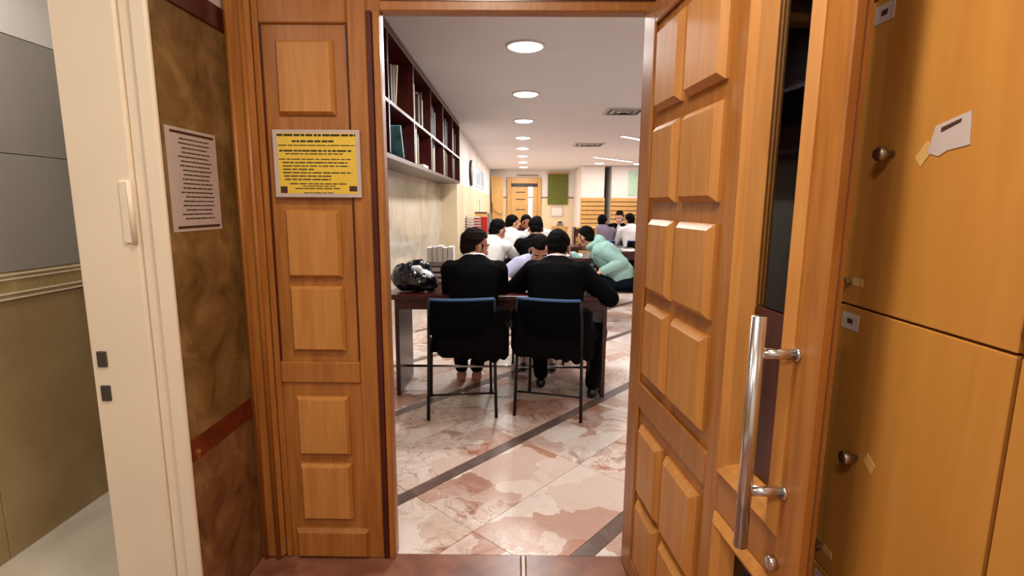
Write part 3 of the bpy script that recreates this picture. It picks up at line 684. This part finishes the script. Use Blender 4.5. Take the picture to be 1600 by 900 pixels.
# ================================================================== PEOPLE
def ik(a, b, l1, l2, pole):
    a = Vector(a); b = Vector(b); d = b-a; L_ = min(d.length, (l1+l2)*.995); u = d.normalized(); b = a+u*L_
    x = (l1*l1-l2*l2+L_*L_)/(2*L_); hgt = math.sqrt(max(l1*l1-x*x, 0)); p = Vector(pole); p = (p-u*p.dot(u)).normalized()
    return a+u*x+p*hgt, b
def person(label, loc, face, lean=15, side=0, twist=0, head=(0, 0, 0), hands=None, feet=None, top='suit_black', trousers='suit_black', skin='skin_light', hair='hair_black',
           shoe='leather_black', jacket=False, hood=False, kippah=None, beard=False, voxel=.008, bulk=1.0, collar='shirt_white', s=1.0, elbow_out=.5, hair_h=1.0, head_f=.05, cuff=None, elbow_back=.25):
    """seated figure; local frame faces +y; hands/feet in local coordinates; head = (yaw, pitch down, roll) degrees relative to the body"""
    root = thing('person', label, 'person', loc, rad(face), 'people seated at the reading tables')
    hands = hands or ((-.16, .42, .79), (.16, .42, .79)); feet = feet or ((-.12, .36, 0), (.12, .36, 0))
    ln = rad(lean); sd = rad(side)
    up = Vector((math.sin(sd), math.sin(ln)*math.cos(sd), math.cos(ln)*math.cos(sd)))
    up2 = Vector((math.sin(sd), math.sin(ln*1.35+.08)*math.cos(sd), math.cos(ln*1.35+.08)*math.cos(sd))).normalized()
    pel = Vector((0, 0, .545)); waist = pel+up*.17*s; chest = waist+(up+up2).normalized()*.17*s; nb = chest+up2*.155*s
    TW = Matrix.Rotation(rad(twist), 3, up2)
    X = TW @ Vector((1, 0, 0)); X = (X-up2*X.dot(up2)).normalized(); Yv = up2.cross(X)
    R3 = Matrix((X, Yv, up2)).transposed()
    Xp = Vector((1, 0, 0)); Rp = Matrix((Xp, up.cross(Xp), up)).transposed()
    hd = Vector((nb.x, nb.y, nb.z))+up2*.030*s+Vector((0, head_f, .072*s))
    HR = Matrix.Rotation(rad(head[0]), 3, 'Z') @ Matrix.Rotation(rad(-head[1]), 3, 'X') @ Matrix.Rotation(rad(head[2]), 3, 'Y')
    sho = [nb+X*sx*.170*s-up2*.066*s for sx in (-1, 1)]
    arms = []
    for i, sx in enumerate((-1, 1)):
        hnd = Vector(hands[i]); el, wr = ik(sho[i], hnd, .285*s, .255*s, Vector((sx*elbow_out, -elbow_back, -.8))); arms.append((sho[i], el, wr))
    legs = []
    for i, sx in enumerate((-1, 1)):
        hip = pel+Vector((sx*.095, .02, -.02)); f = Vector(feet[i]); ank = Vector((f.x, f.y-.07, .085))
        kn, an = ik(hip, ank, .42*s, .42*s, Vector((sx*.15, .5, 1))); legs.append((hip, kn, ank, f))
    # ---- body: one continuous skin surface
    b = MB()
    for c_, r_ in (((0, -.012, .032), (.075, .094, .088)), ((0, .036, -.012), (.062, .052, .074)), ((0, .034, -.062), (.052, .052, .05))): b.ell(hd+HR @ Vector(c_), r_, HR)
    b.ell(hd+HR @ Vector((0, .07, -.1)), (.022, .02, .018), HR)
    b.cap(hd+HR @ Vector((0, .084, .012)), hd+HR @ Vector((0, .106, -.026)), .009, .013)
    for sx in (-1, 1):
        b.ell(hd+HR @ Vector((sx*.078, -.004, -.012)), (.011, .021, .031), HR @ Matrix.Rotation(sx*.3, 3, 'Z'))
        b.ell(hd+HR @ Vector((sx*.036, .068, -.03)), (.022, .02, .022), HR)
        b.ell(hd+HR @ Vector((sx*.03, .080, .030)), (.024, .012, .009), HR)
        b.ell(hd+HR @ Vector((sx*.013, .098, -.028)), (.009, .009, .008), HR)
    b.ell(hd+HR @ Vector((0, .084, -.058)), (.024, .012, .007), HR); b.ell(hd+HR @ Vector((0, .082, -.071)), (.02, .011, .007), HR)
    b.cap(hd+HR @ Vector((0, -.022, -.05)), nb-up2*.02, .056, .062)
    b.cap(nb-up2*.045, chest, .055, .09); b.cap(chest, waist, .09, .095); b.cap(waist, pel, .095, .11)
    for (a, e, wr), sx in zip(arms, (-1, 1)):
        b.cap(nb-up2*.07, a-up2*.02, .04, .035); b.cap(a, e, .040, .036); b.cap(e, wr, .034, .026)
        # hand: palm, four fingers and a thumb
        fd = (wr-e).normalized(); fd = Vector((fd.x, fd.y, fd.z*(.35 if wr.z > .74 else 1.0))).normalized(); lat = fd.cross(Vector((0, 0, 1))).normalized(); nrm = lat.cross(fd)
        b.ell(wr+fd*.045, (.040, .048, .016), Matrix((lat, fd, nrm)).transposed())
        for k, (off, ln_) in enumerate(((-.030, .064), (-.010, .076), (.010, .072), (.029, .056))):
            p0 = wr+fd*.075+lat*off; p1 = p0+fd*ln_*.5+lat*off*.1-nrm*.006; p2 = p1+fd*ln_*.45-nrm*.018
            b.cap(p0, p1, .0088, .0082); b.cap(p1, p2, .0082, .0072)
        th_ = -sx; q0 = wr+fd*.022+lat*th_*.030; q1 = q0+fd*.035+lat*th_*.026-nrm*.006; q2 = q1+fd*.03+lat*th_*.006-nrm*.006
        b.cap(q0, q1, .012, .0098); b.cap(q1, q2, .0098, .0085)
    for hip, kn, ank, f in legs: b.cap(pel, hip, .09, .08); b.cap(hip, kn, .07, .05); b.cap(kn, ank, .046, .032); b.cap(ank, f+Vector((0, .05, .045)), .03, .026)
    body = link_mesh('body', remesh(b, min(voxel, .0062), 2, .4), skin, root)
    # ---- shirt or jacket
    t = MB(); bk = bulk
    n_ = 22; rings = [(pel-up*.04, Rp, .150*bk, .115*bk), (pel+up*.06, Rp, .178*bk, .138*bk), (waist, Rp, .162*bk, .125*bk), ((waist+chest)*.5, R3, .168*bk, .125*bk), (chest+up2*.02, R3, .182*bk, .125*bk), (nb-up2*.062, R3, .196*bk, .112*bk), (nb-up2*.022, R3, .135*bk, .095), (nb+up2*.026, R3, .078, .080)]
    o_ = len(t.v)
    for c_, RR, a_, d_ in rings:
        for j in range(n_):
            an = 2*math.pi*j/n_; cx_, sy_ = math.cos(an), math.sin(an)
            t.v.append(c_+RR @ Vector((a_*math.copysign(abs(cx_)**.8, cx_), d_*math.copysign(abs(sy_)**.8, sy_), 0)))
    for i in range(len(rings)-1):
        for j in range(n_): t.f.append((o_+i*n_+j, o_+i*n_+(j+1) % n_, o_+(i+1)*n_+(j+1) % n_, o_+(i+1)*n_+j))
    t.f.append(tuple(o_+j for j in range(n_-1, -1, -1))); t.f.append(tuple(o_+(len(rings)-1)*n_+j for j in range(n_)))
    for a, e, wr in arms:
        k = bk*(1.02 if jacket else 1.0)
        t.cap(nb-up2*.045, a-up2*.012, .072, .068*k); t.cap(a-up2*.03+(chest-a)*.25, waist+(a-chest)*.62, .066*k, .06*k); t.ell(a-up2*.01, (.070*k, .070*k, .066*k)); t.cap(a, e, .066*k, .054*k); t.cap(e, e+(wr-e)*.93, .054*k, .040*k)
        for q in range(2):   # folds at the elbow
            cc = e+(a-e)*(.08+.16*q); dr_ = (a-e).normalized(); t.tube([cc-dr_*.012, cc, cc+dr_*.012], [.03, .058*k, .03], 12)
    if jacket:               # jacket skirts hanging behind and beside the seat
        t.bbox(-.225*bk, .215*bk, -.215, -.150, .40, .74, b=.03); t.bbox(-.235*bk, -.17*bk, -.20, .12, .42, .62, b=.03); t.bbox(.17*bk, .235*bk, -.20, .12, .38, .62, b=.03)
        for q, (fx, fz, fr_) in enumerate(((-.20, .415, .026), (-.15, .40, .028), (-.09, .39, .030), (-.03, .385, .026), (.03, .39, .030), (.08, .375, .028), (.14, .37, .032), (.20, .385, .026))): t.cap((fx*bk*.95, -.19, .62), (fx*bk, -.195, fz+.03), .015, fr_)
    if hood:
        t.ell(nb-Yv*.075+up2*.0, (.115, .062, .085), R3); t.tube([nb+R3 @ Vector((.10*math.cos(q), .085*math.sin(q)-.01, .03+.02*math.sin(q))) for q in [2*math.pi*i/16 for i in range(16)]], .033, 10, closed=True)
    jm_ = link_mesh('jacket' if jacket else ('hoodie' if hood else 'shirt'), remesh(t, voxel, 5, .5), top, root)
    if collar:
        pts = [nb+R3 @ Vector((.068*math.cos(q), .070*math.sin(q), .030+.010*math.sin(q))) for q in [2*math.pi*i/20 for i in range(20)]]
        cm = MB().tube(pts, .014, 8, closed=True); link_mesh('collar', cm.mesh('collar', collar, True), collar, root)
    if jacket:               # white shirt front and cuffs
        for (a, e, wr) in arms: link_mesh('cuff', MB().tube([e+(wr-e)*.90, e+(wr-e)*.99], [.036, .034], 14).mesh('cuff', 'shirt_white', True), 'shirt_white', root)
        link_mesh('shirt_front', MB().ell(chest+Yv*.115*bk+up2*.05, (.045, .025, .13), R3).mesh('shirt_front', 'shirt_white', True), 'shirt_white', root)
        for sx in (-1, 1): link_mesh('lapel', MB().tube([nb+X*sx*.075+Yv*.04, chest+X*sx*.055+Yv*.125*bk+up2*.05, chest+Yv*.135*bk-up2*.1], [.012, .022, .008], 8).mesh('lapel', top, True), top, root)
    if cuff:
        for (a, e, wr) in arms: link_mesh('cuff', MB().tube([e+(wr-e)*.86, e+(wr-e)*.97], [.046, .042], 14).mesh('cuff', cuff, True), cuff, root)
    # ---- trousers
    t = MB(); t.ell(pel+Vector((0, -.01, -.02)), (.185*bk, .15*bk, .115))
    for hip, kn, ank, f in legs: t.cap(hip, kn, .092, .068); t.cap(kn, ank+Vector((0, 0, .03)), .068, .054)
    link_mesh('trousers', remesh(t, max(voxel, .009), 5, .5), trousers, root)
    for hip, kn, ank, f in legs:
        dirf = Vector((f.x-ank.x, f.y-ank.y, 0)).normalized(); sh_ = MB()
        sh_.ell(Vector((ank.x, ank.y, .045))-dirf*.01, (.04, .045, .045)); sh_.cap(Vector((ank.x, ank.y, .04)), Vector((f.x, f.y, .034))+dirf*.10, .039, .033)
        for v in sh_.v: v.z = max(v.z, .004)
        link_mesh('shoe', remesh(sh_, .008, 3, .5), shoe, root)
    # ---- hair
    g = MB().ell((0, -.014, .034), (.084, .103, .097*hair_h), None, 40, 30); ctr = Vector((0, -.014, .034))
    for i, v in enumerate(g.v):
        d = (v-ctr); u = Vector((d.x/.085, d.y/.104, d.z/.098)).normalized()
        lim = .42 if u.y > .45 else (-.28+.70*max(0, (u.y+.05)/.5) if u.y > -.05 else (-.28-.42*min(1, (-u.y-.05)/.5)))
        f_ = max(0, min(1, (u.z-lim+.05)/.12)); g.v[i] = ctr+d*(.78+.22*f_)
    g.ell((0, -.050, -.016), (.069, .056, .066), None, 24, 16)
    for sx in (-1, 1): g.ell((sx*.072, .014, -.004), (.010, .012, .034), None, 12, 8)
    me = remesh(g, .005 if voxel < .01 else .008, 3, .5)
    for v in me.vertices:
        q = v.co+Vector((loc[0]*7, loc[1]*5, 0)); v.co += v.normal*(.0045*noise.noise(q*42)+.003*noise.noise(q*100)+.004*noise.noise(q*16))
    me.transform(Matrix.Translation(hd) @ HR.to_4x4()); link_mesh('hair', me, hair, root)
    for sx in (-1, 1):
        link_mesh('eyebrow', MB().tube([hd+HR @ Vector((sx*.014, .0925, .033)), hd+HR @ Vector((sx*.032, .092, .039)), hd+HR @ Vector((sx*.05, .080, .034))], [.003, .0045, .0025], 6).mesh('eyebrow', hair, True), hair, root)
        ey = link_mesh('eye', MB().ell(hd+HR @ Vector((sx*.030, .079, .012)), (.0135, .010, .006), HR, 12, 8).mesh('eye', 'eye_white', True), 'eye_white', root)
        link_mesh('iris', MB().ell(hd+HR @ Vector((sx*.030, .0875, .010)), (.0055, .003, .0055), HR, 10, 6).mesh('iris', 'ink', True), 'ink', ey)
    link_mesh('mouth', MB().ell(hd+HR @ Vector((0, .0935, -.0645)), (.021, .0035, .0028), HR, 12, 6).mesh('mouth', 'lips', True), 'lips', root)
    if beard:
        g = MB().ell((0, .030, -.066), (.060, .058, .056), None, 24, 18)
        for i, v in enumerate(g.v):
            if v.z > -.045 and v.y > .02 and abs(v.x) < .045: g.v[i] = v-Vector((0, .03, 0))
        g.v = [hd+HR @ v for v in g.v]; link_mesh('beard', g.mesh('beard', hair, True), hair, root)
    if kippah:
        KM = HR @ Matrix.Rotation(rad(22), 3, 'X')
        link_mesh('skullcap', MB().lathe([(.074, .072), (.07, .086), (.055, .104), (.03, .115), (.004, .119)], hd+HR @ Vector((0, -.014, .03)), 24, KM).mesh('skullcap', kippah, True), kippah, root)
    return root

def to_local(loc, face, pts):
    R_ = Matrix.Rotation(-rad(face), 3, 'Z'); return tuple(tuple(R_ @ (Vector(p)-Vector((loc[0], loc[1], 0)))) for p in pts)
def seat(label, clabel, x, y, face, hands_w=None, feet_w=None, back=.02, **kw):
    """chair and its sitter; hand and foot targets in world coordinates"""
    loc = (x, y, 0); f = Matrix.Rotation(rad(face), 3, 'Z') @ Vector((0, 1, 0))
    if hands_w: kw['hands'] = to_local(loc, face, hands_w)
    if feet_w: kw['feet'] = to_local(loc, face, feet_w)
    cx, cy = kw.pop('chair_at', (x+f.x*back, y+f.y*back)); chair(cx, cy, kw.pop('chair_face', face), clabel)
    return person(label, loc, face, **kw)
# front table, near side
seat('man in black suit seen from behind at the front table, head turned right', 'blue topped chair of the left man at the front table', -.285, 3.39, 2,
     ((-.42, 3.78, .79), (-.12, 3.80, .79)), ((-.43, 4.0, 0), (-.31, 4.0, 0)), chair_face=7, chair_at=(-.37, 3.41), s=.955, lean=15, head=(-58, 16, 0), jacket=True, hair='hair_brown', skin='skin_mid', shoe='shoe_tan', beard=True, voxel=.008, bulk=1.0, head_f=.05, elbow_out=.12)
seat('man in black suit seen from behind at the front table, head bowed', 'blue topped chair of the right man at the front table', .255, 3.40, -8,
     ((.10, 3.80, .79), (.52, 3.66, .80)), ((.20, 3.85, 0), (.56, 3.64, 0)), chair_face=-14, chair_at=(.262, 3.42), s=.955, lean=18, head=(-2, 30, 0), jacket=True, bulk=1.14, elbow_out=.95, head_f=.06, voxel=.008)
# front table, far side
seat('man in lavender shirt bent over the front table facing the doorway', 'chair of the man in the lavender shirt', .20, 4.60, 178,
     ((.22, 4.02, .79), (-.08, 4.02, .79)), None, lean=33, head=(4, 42, 0), bulk=1.1, top='shirt_lavender', collar=None, head_f=.06, elbow_out=1.2, trousers='trouser_navy')
# second table
seat('man in white shirt close to the left wall, back of head towards the doorway', 'chair of the man in white shirt by the left wall', -.36, 5.52, -32,
     ((-.12, 6.05, .79), (.10, 5.98, .79)), None, lean=20, head=(-12, 24, 0), top='shirt_white', collar=None)
seat('man dressed in black at the second table, seen from behind between other heads', 'chair of the man dressed in black at the second table', .22, 5.55, 4,
     ((.0, 6.05, .79), (.42, 6.05, .79)), None, lean=14, head=(0, 26, 0), top='suit_black', collar=None)
seat('man in mint hoodie leaning left over the second table', 'chair of the man in the mint hoodie', 1.21, 5.84, 78,
     ((.93, 5.60, .665), (.66, 6.12, .80)), ((.80, 5.72, 0), (.80, 6.0, 0)), lean=33, elbow_back=1.6, elbow_out=.15, head=(-30, 24, 0), top='hoodie_mint', hood=True, collar=None, trousers='trouser_navy', voxel=.008, bulk=1.2, head_f=.09, cuff='suit_navy')
# third table
seat('man in white shirt at the third table, back towards the doorway, head turned right', 'chair of the man in white shirt at the third table', -.14, 7.22, -18,
     ((-.15, 7.75, .79), (.22, 7.72, .79)), None, lean=16, head=(-42, 16, 0), top='shirt_white', collar=None, voxel=.011)
seat('man in dark red shirt behind the third table, face turned towards the doorway', 'chair of the man in the dark red shirt', .06, 9.45, 200,
     None, None, lean=22, head=(30, 22, 0), top='shirt_maroon', collar=None, voxel=.012, skin='skin_mid')
seat('man in white shirt bowed at the far side of the third table', 'chair of the bowed man in white shirt', .37, 8.76, 172,
     None, None, lean=24, head=(-10, 30, 0), top='shirt_white', collar=None, voxel=.012)
# far right table
seat('man in grey mauve shirt at the far right table, back towards the doorway', 'chair of the man in the grey mauve shirt', 1.46, 8.92, -8,
     None, None, lean=20, head=(-10, 14, 0), top='shirt_mauve', collar=None, voxel=.012, bulk=1.1)
seat('man in black jacket and white shirt facing the doorway, wearing a black skullcap', 'chair of the facing man in the black jacket', 2.02, 10.28, 165,
     None, None, lean=10, head=(-10, 12, 0), jacket=True, kippah='suit_black', hair='hair_brown', voxel=.012, beard=False)
seat('man in white shirt at the far right table beside the open door leaf', 'chair of the man in white shirt at the far right table', 2.0, 8.92, 10,
     None, None, lean=14, head=(10, 18, 0), top='shirt_white', collar=None, voxel=.012)

# ================================================================== SMALL THINGS
# black plastic bag on the front table
bg = thing('plastic_bag', 'crumpled black plastic bag with painted white highlights on the front table', 'bag', (-.725, 3.62, .766))
g = B()
for c_, r_ in (((-.73, 3.64, .855), (.135, .12, .09)), ((-.67, 3.60, .84), (.11, .10, .075)), ((-.78, 3.60, .86), (.10, .09, .10)), ((-.70, 3.66, .92), (.10, .08, .065)), ((-.62, 3.62, .81), (.07, .07, .045))): g.ell(c_, r_)
me = remesh(g, .010, 3, .5)
for v in me.vertices:
    d = noise.noise(v.co*16)*.016+noise.noise(v.co*34)*.009; v.co += v.normal*d; v.co.z = max(v.co.z, .768)
me.transform(Matrix.Translation(-Vector(bg.location))); link_mesh('bag_body', me, 'bag_plastic', bg)
g = B(); g.ell((-.640, 3.585, .865), (.055, .05, .055)); g.ell((-.70, 3.575, .925), (.05, .03, .03)); me = remesh(g, .008, 2, .5)  # white lumps modelled as the highlights on the shiny plastic
for v in me.vertices: v.co += v.normal*noise.noise(v.co*30)*.012
me.transform(Matrix.Translation(-Vector(bg.location))); link_mesh('highlight_patch', me, 'bag_highlight', bg)
# books stacked on the front table by the wall
for i, (mt, hh) in enumerate((('book_brown', .042), ('book_maroon', .04), ('book_brown', .045), ('book_maroon', .038))):
    o = B().bbox(-.11, .11, -.075, .075, 0, hh-.001, b=.003).build('book', mt, None, local=True); o.location = (-.585+.006*(i % 2), 4.06, .7655+.0425*i); o.rotation_euler = (0, 0, .06*(i-1))
    B().box(-.1075, .1075, -.0765, .07, .006, hh-.007).build('pages', 'paper', o, local=True)
    tag(o, '%s book, %s of the stack on the front table by the wall' % (('brown', 'maroon')[i % 2], ('lowest', 'second', 'third', 'topmost')[i]), 'book', 'stack of books by the wall')
for i in range(5):
    book('%s grey white book from the left on top of the book stack' % ORD[i], .038, .12, .115+.006*(i % 3), 'book_grey' if i % 2 else 'paper', (-.675+.040*i+.038, 3.995, .9365), (0, 0, rad(90)), 'pale books on top of the stack')
def open_book(lbl, x, y, z, rz, w_=.17, h_=.24, grp='open books on the tables'):
    t = thing('open_book', lbl, 'book', (x, y, z), rz, grp)
    box('cover', 'book_brown', t, -w_-.004, w_+.004, -h_/2-.004, h_/2+.004, 0, .004, local=True)
    for s in (-1, 1):
        g = B(); k = 6
        for i in range(k+1):
            u = i/k; z_ = .006+.016*math.sin(math.pi*min(1, u*1.1+.05))*(1-u*.5)
            g.v += [Vector((s*w_*u, -h_/2, .004)), Vector((s*w_*u, -h_/2, z_)), Vector((s*w_*u, h_/2, z_)), Vector((s*w_*u, h_/2, .004))]
        for i in range(k):
            for j in range(4): g.f.append((i*4+j, i*4+(j+1) % 4, i*4+4+(j+1) % 4, i*4+4+j))
        g.f += [(0, 1, 2, 3), (k*4, k*4+3, k*4+2, k*4+1)]; g.build('pages', 'paper', t, local=True)
    return t
open_book('open book in front of the man whose head is turned right', -.28, 3.86, .7655, .1)
open_book('open book in front of the man in black with bowed head', .30, 3.66, .7655, -.1, .13, .2)
open_book('open book under the man in the lavender shirt', .10, 3.96, .7655, 3.1, .13, .2)
open_book('open book in front of the man in white shirt by the left wall', -.12, 6.2, .7655, -.3)
open_book('open book before the man dressed in black', .24, 6.25, .7655, 0)
open_book('open book under the hand of the man in the mint hoodie', .68, 6.35, .7655, 1.5)
open_book('open book at the third table, left', -.1, 7.9, .7655, 0); open_book('open book at the third table, right', .35, 8.12, .7655, 3.1)
open_book('open book before the man in the grey mauve shirt', 1.5, 9.45, .7655, 0); open_book('open book before the facing man in black jacket', 2.0, 9.75, .7655, 3.0)
open_book('open book on the right hand table beside the dark bag', 1.62, 7.08, .7655, .4)
for i, (x, y, mt, n_) in enumerate(((-.02, 6.5, 'book_maroon', 'maroon'), (.55, 6.55, 'book_navy', 'navy'), (-.35, 6.35, 'book_cream', 'cream'), (.6, 7.9, 'book_brown', 'brown'), (1.45, 7.3, 'book_navy', 'navy blue'), (1.62, 9.75, 'book_black', 'black'))):
    o = B().bbox(-.09, .09, -.125, .125, 0, .035, b=.003).build('book', mt, None, local=True); o.location = (x, y, .7655); o.rotation_euler = (0, 0, i*.7)
    B().box(-.087, .0915, -.1265, .1265, .005, .03).build('pages', 'paper', o, local=True)
    tag(o, 'closed %s book lying flat on a table %s' % (n_, ('behind the front table', 'near the man in the hoodie', 'by the left wall', 'third from the doorway', 'holding the dark bag', 'far right')[i]), 'book', 'closed books on the tables')
g = B(); g.ell((1.78, 7.12, .83), (.2, .12, .065)); g.ell((1.86, 7.16, .86), (.12, .10, .06)); me = remesh(g, .012, 3)
for v in me.vertices: v.co += v.normal*noise.noise(v.co*12)*.015; v.co.z = max(v.co.z, .766)
bg2 = thing('cloth_bag', 'dark cloth bag on the right hand table', 'bag', (1.8, 7.14, .766)); me.transform(Matrix.Translation(-Vector(bg2.location))); link_mesh('bag_body', me, 'suit_black', bg2)
B().tube([(1.72, 7.12, .88), (1.74, 7.12, .94), (1.82, 7.12, .95), (1.86, 7.12, .90)], .008, 8).build('handle', 'suit_black', bg2, True)
# low cabinet along the left wall with trays and boxes
cb = thing('cabinet', 'low dark cabinet along the left wall carrying trays and boxes', 'cabinet', (-.70, 10.6, 0))
box('carcass', 'mahogany', cb, -.868, -.56, 8.75, 12.2, .06, .84, b=.004); box('top', 'espresso', cb, -.869, -.54, 8.73, 12.22, .8405, .87, b=.004); box('plinth', 'espresso', cb, -.86, -.58, 8.8, 12.15, 0, .0595)
for i in range(5):
    d = box('door', 'mahogany', cb, -.5595, -.545, 8.77+i*.685, 8.77+i*.685+.675, .08, .83, b=.004); B().tube([(-.54, 8.84+i*.685, .45), (-.54, 8.84+i*.685, .55)], .006, 8).build('handle', 'steel', d, True)
tr_ = thing('paper_tray', 'stack of white letter trays on the cabinet by the left wall', 'tray', (-.74, 8.92, .8705))
for i in range(7):
    z = .872+i*.046
    q = box('tray', 'tray', tr_, -.86, -.62, 8.78, 9.06, z, z+.006); box('lip', 'tray', q, -.86, -.62, 8.774, 8.7795, z, z+.020); box('paper', 'paper', q, -.85, -.63, 8.79, 9.05, z+.0065, z+.018)
for x in (-.862, -.622): box('post', 'dark_plastic', tr_, x, x+.006, 8.90, 8.94, .8705, 1.19)
rx = thing('box', 'bright red carton on the cabinet behind the letter trays', 'box', (-.66, 9.5, .8705))
box('body', 'red_box', rx, -.78, -.54, 9.42, 9.66, .871, 1.13, b=.004); box('lid', 'red_box', rx, -.785, -.535, 9.415, 9.665, 1.1305, 1.15, b=.004)
bx = thing('box', 'brown carton standing on the red carton', 'box', (-.66, 9.54, 1.1505))
box('body', 'tape', bx, -.76, -.55, 9.46, 9.62, 1.151, 1.215, b=.003); box('lid', 'mahogany', bx, -.765, -.545, 9.455, 9.625, 1.2155, 1.24, b=.003)
rd = thing('stand_rod', 'thin metal rod standing behind the cartons on the cabinet', 'stand', (-.70, 9.9, .8705)); B().lathe([(.06, 0), (.06, .012), (.012, .018)], (-.70, 9.9, .8708), 20).build('base', 'steel', rd, True); B().tube([(-.70, 9.9, .885), (-.70, 9.9, 1.46)], .012, 8).build('rod', 'steel', rd, True)
for i, (mt, lab) in enumerate((('book_grey', 'nearest grey'), ('book_grey', 'middle grey'), ('book_grey', 'farther grey'), ('book_green', 'green'), ('paper', 'white'))):
    book('%s binder leaning on the far end of the cabinet' % lab, .07, .22, .32, mt, (-.565, 10.8+i*.11, .8708), (rad(-8), 0, 0), 'binders on the cabinet')
# wooden book stand and lectern in the middle
bs = thing('book_stand', 'light wooden shelf stand behind the man in the mint hoodie', 'shelf', (1.1, 9.1, 0)); 
for x in (.93, 1.27): box('side', 'mahogany' if x < 1 else 'pale_wood', bs, x, x+.03, 8.5, 8.8, 0, 1.02, b=.003)
for z in (.06, .3, .52, .74, .99): box('shelf', 'pale_wood', bs, .961, 1.269, 8.5, 8.8, z, z+.025, b=.003)
for z in (.10, .34, .56, .78): box('slat', 'pale_wood', bs, .961, 1.269, 8.505, 8.52, z, z+.08, b=.003)
box('back', 'pale_wood', bs, .961, 1.269, 8.785, 8.8, .09, .985)
lc = thing('side_table', 'small wooden table under the framed sheet', 'table', (1.07, 13.1, 0)); box('tabletop', 'pale_wood', lc, .86, 1.28, 12.95, 13.3, .82, .86, b=.005); 
for x in (.88, 1.22):
    for y in (12.97, 13.24): box('leg', 'pale_wood', lc, x, x+.04, y, y+.04, 0, .8195, b=.003)
box('drawer', 'pale_wood', lc, .925, 1.215, 12.96, 12.98, .70, .8195, b=.003)
ob = thing('small_box', 'small dark box on the little wooden table', 'box', (1.08, 13.1, .8605)); box('body', 'book_grey', ob, 1.0, 1.16, 13.05, 13.18, .861, .93, b=.01); box('lid', 'espresso', ob, 1.03, 1.13, 13.07, 13.16, .9305, .97, b=.008)
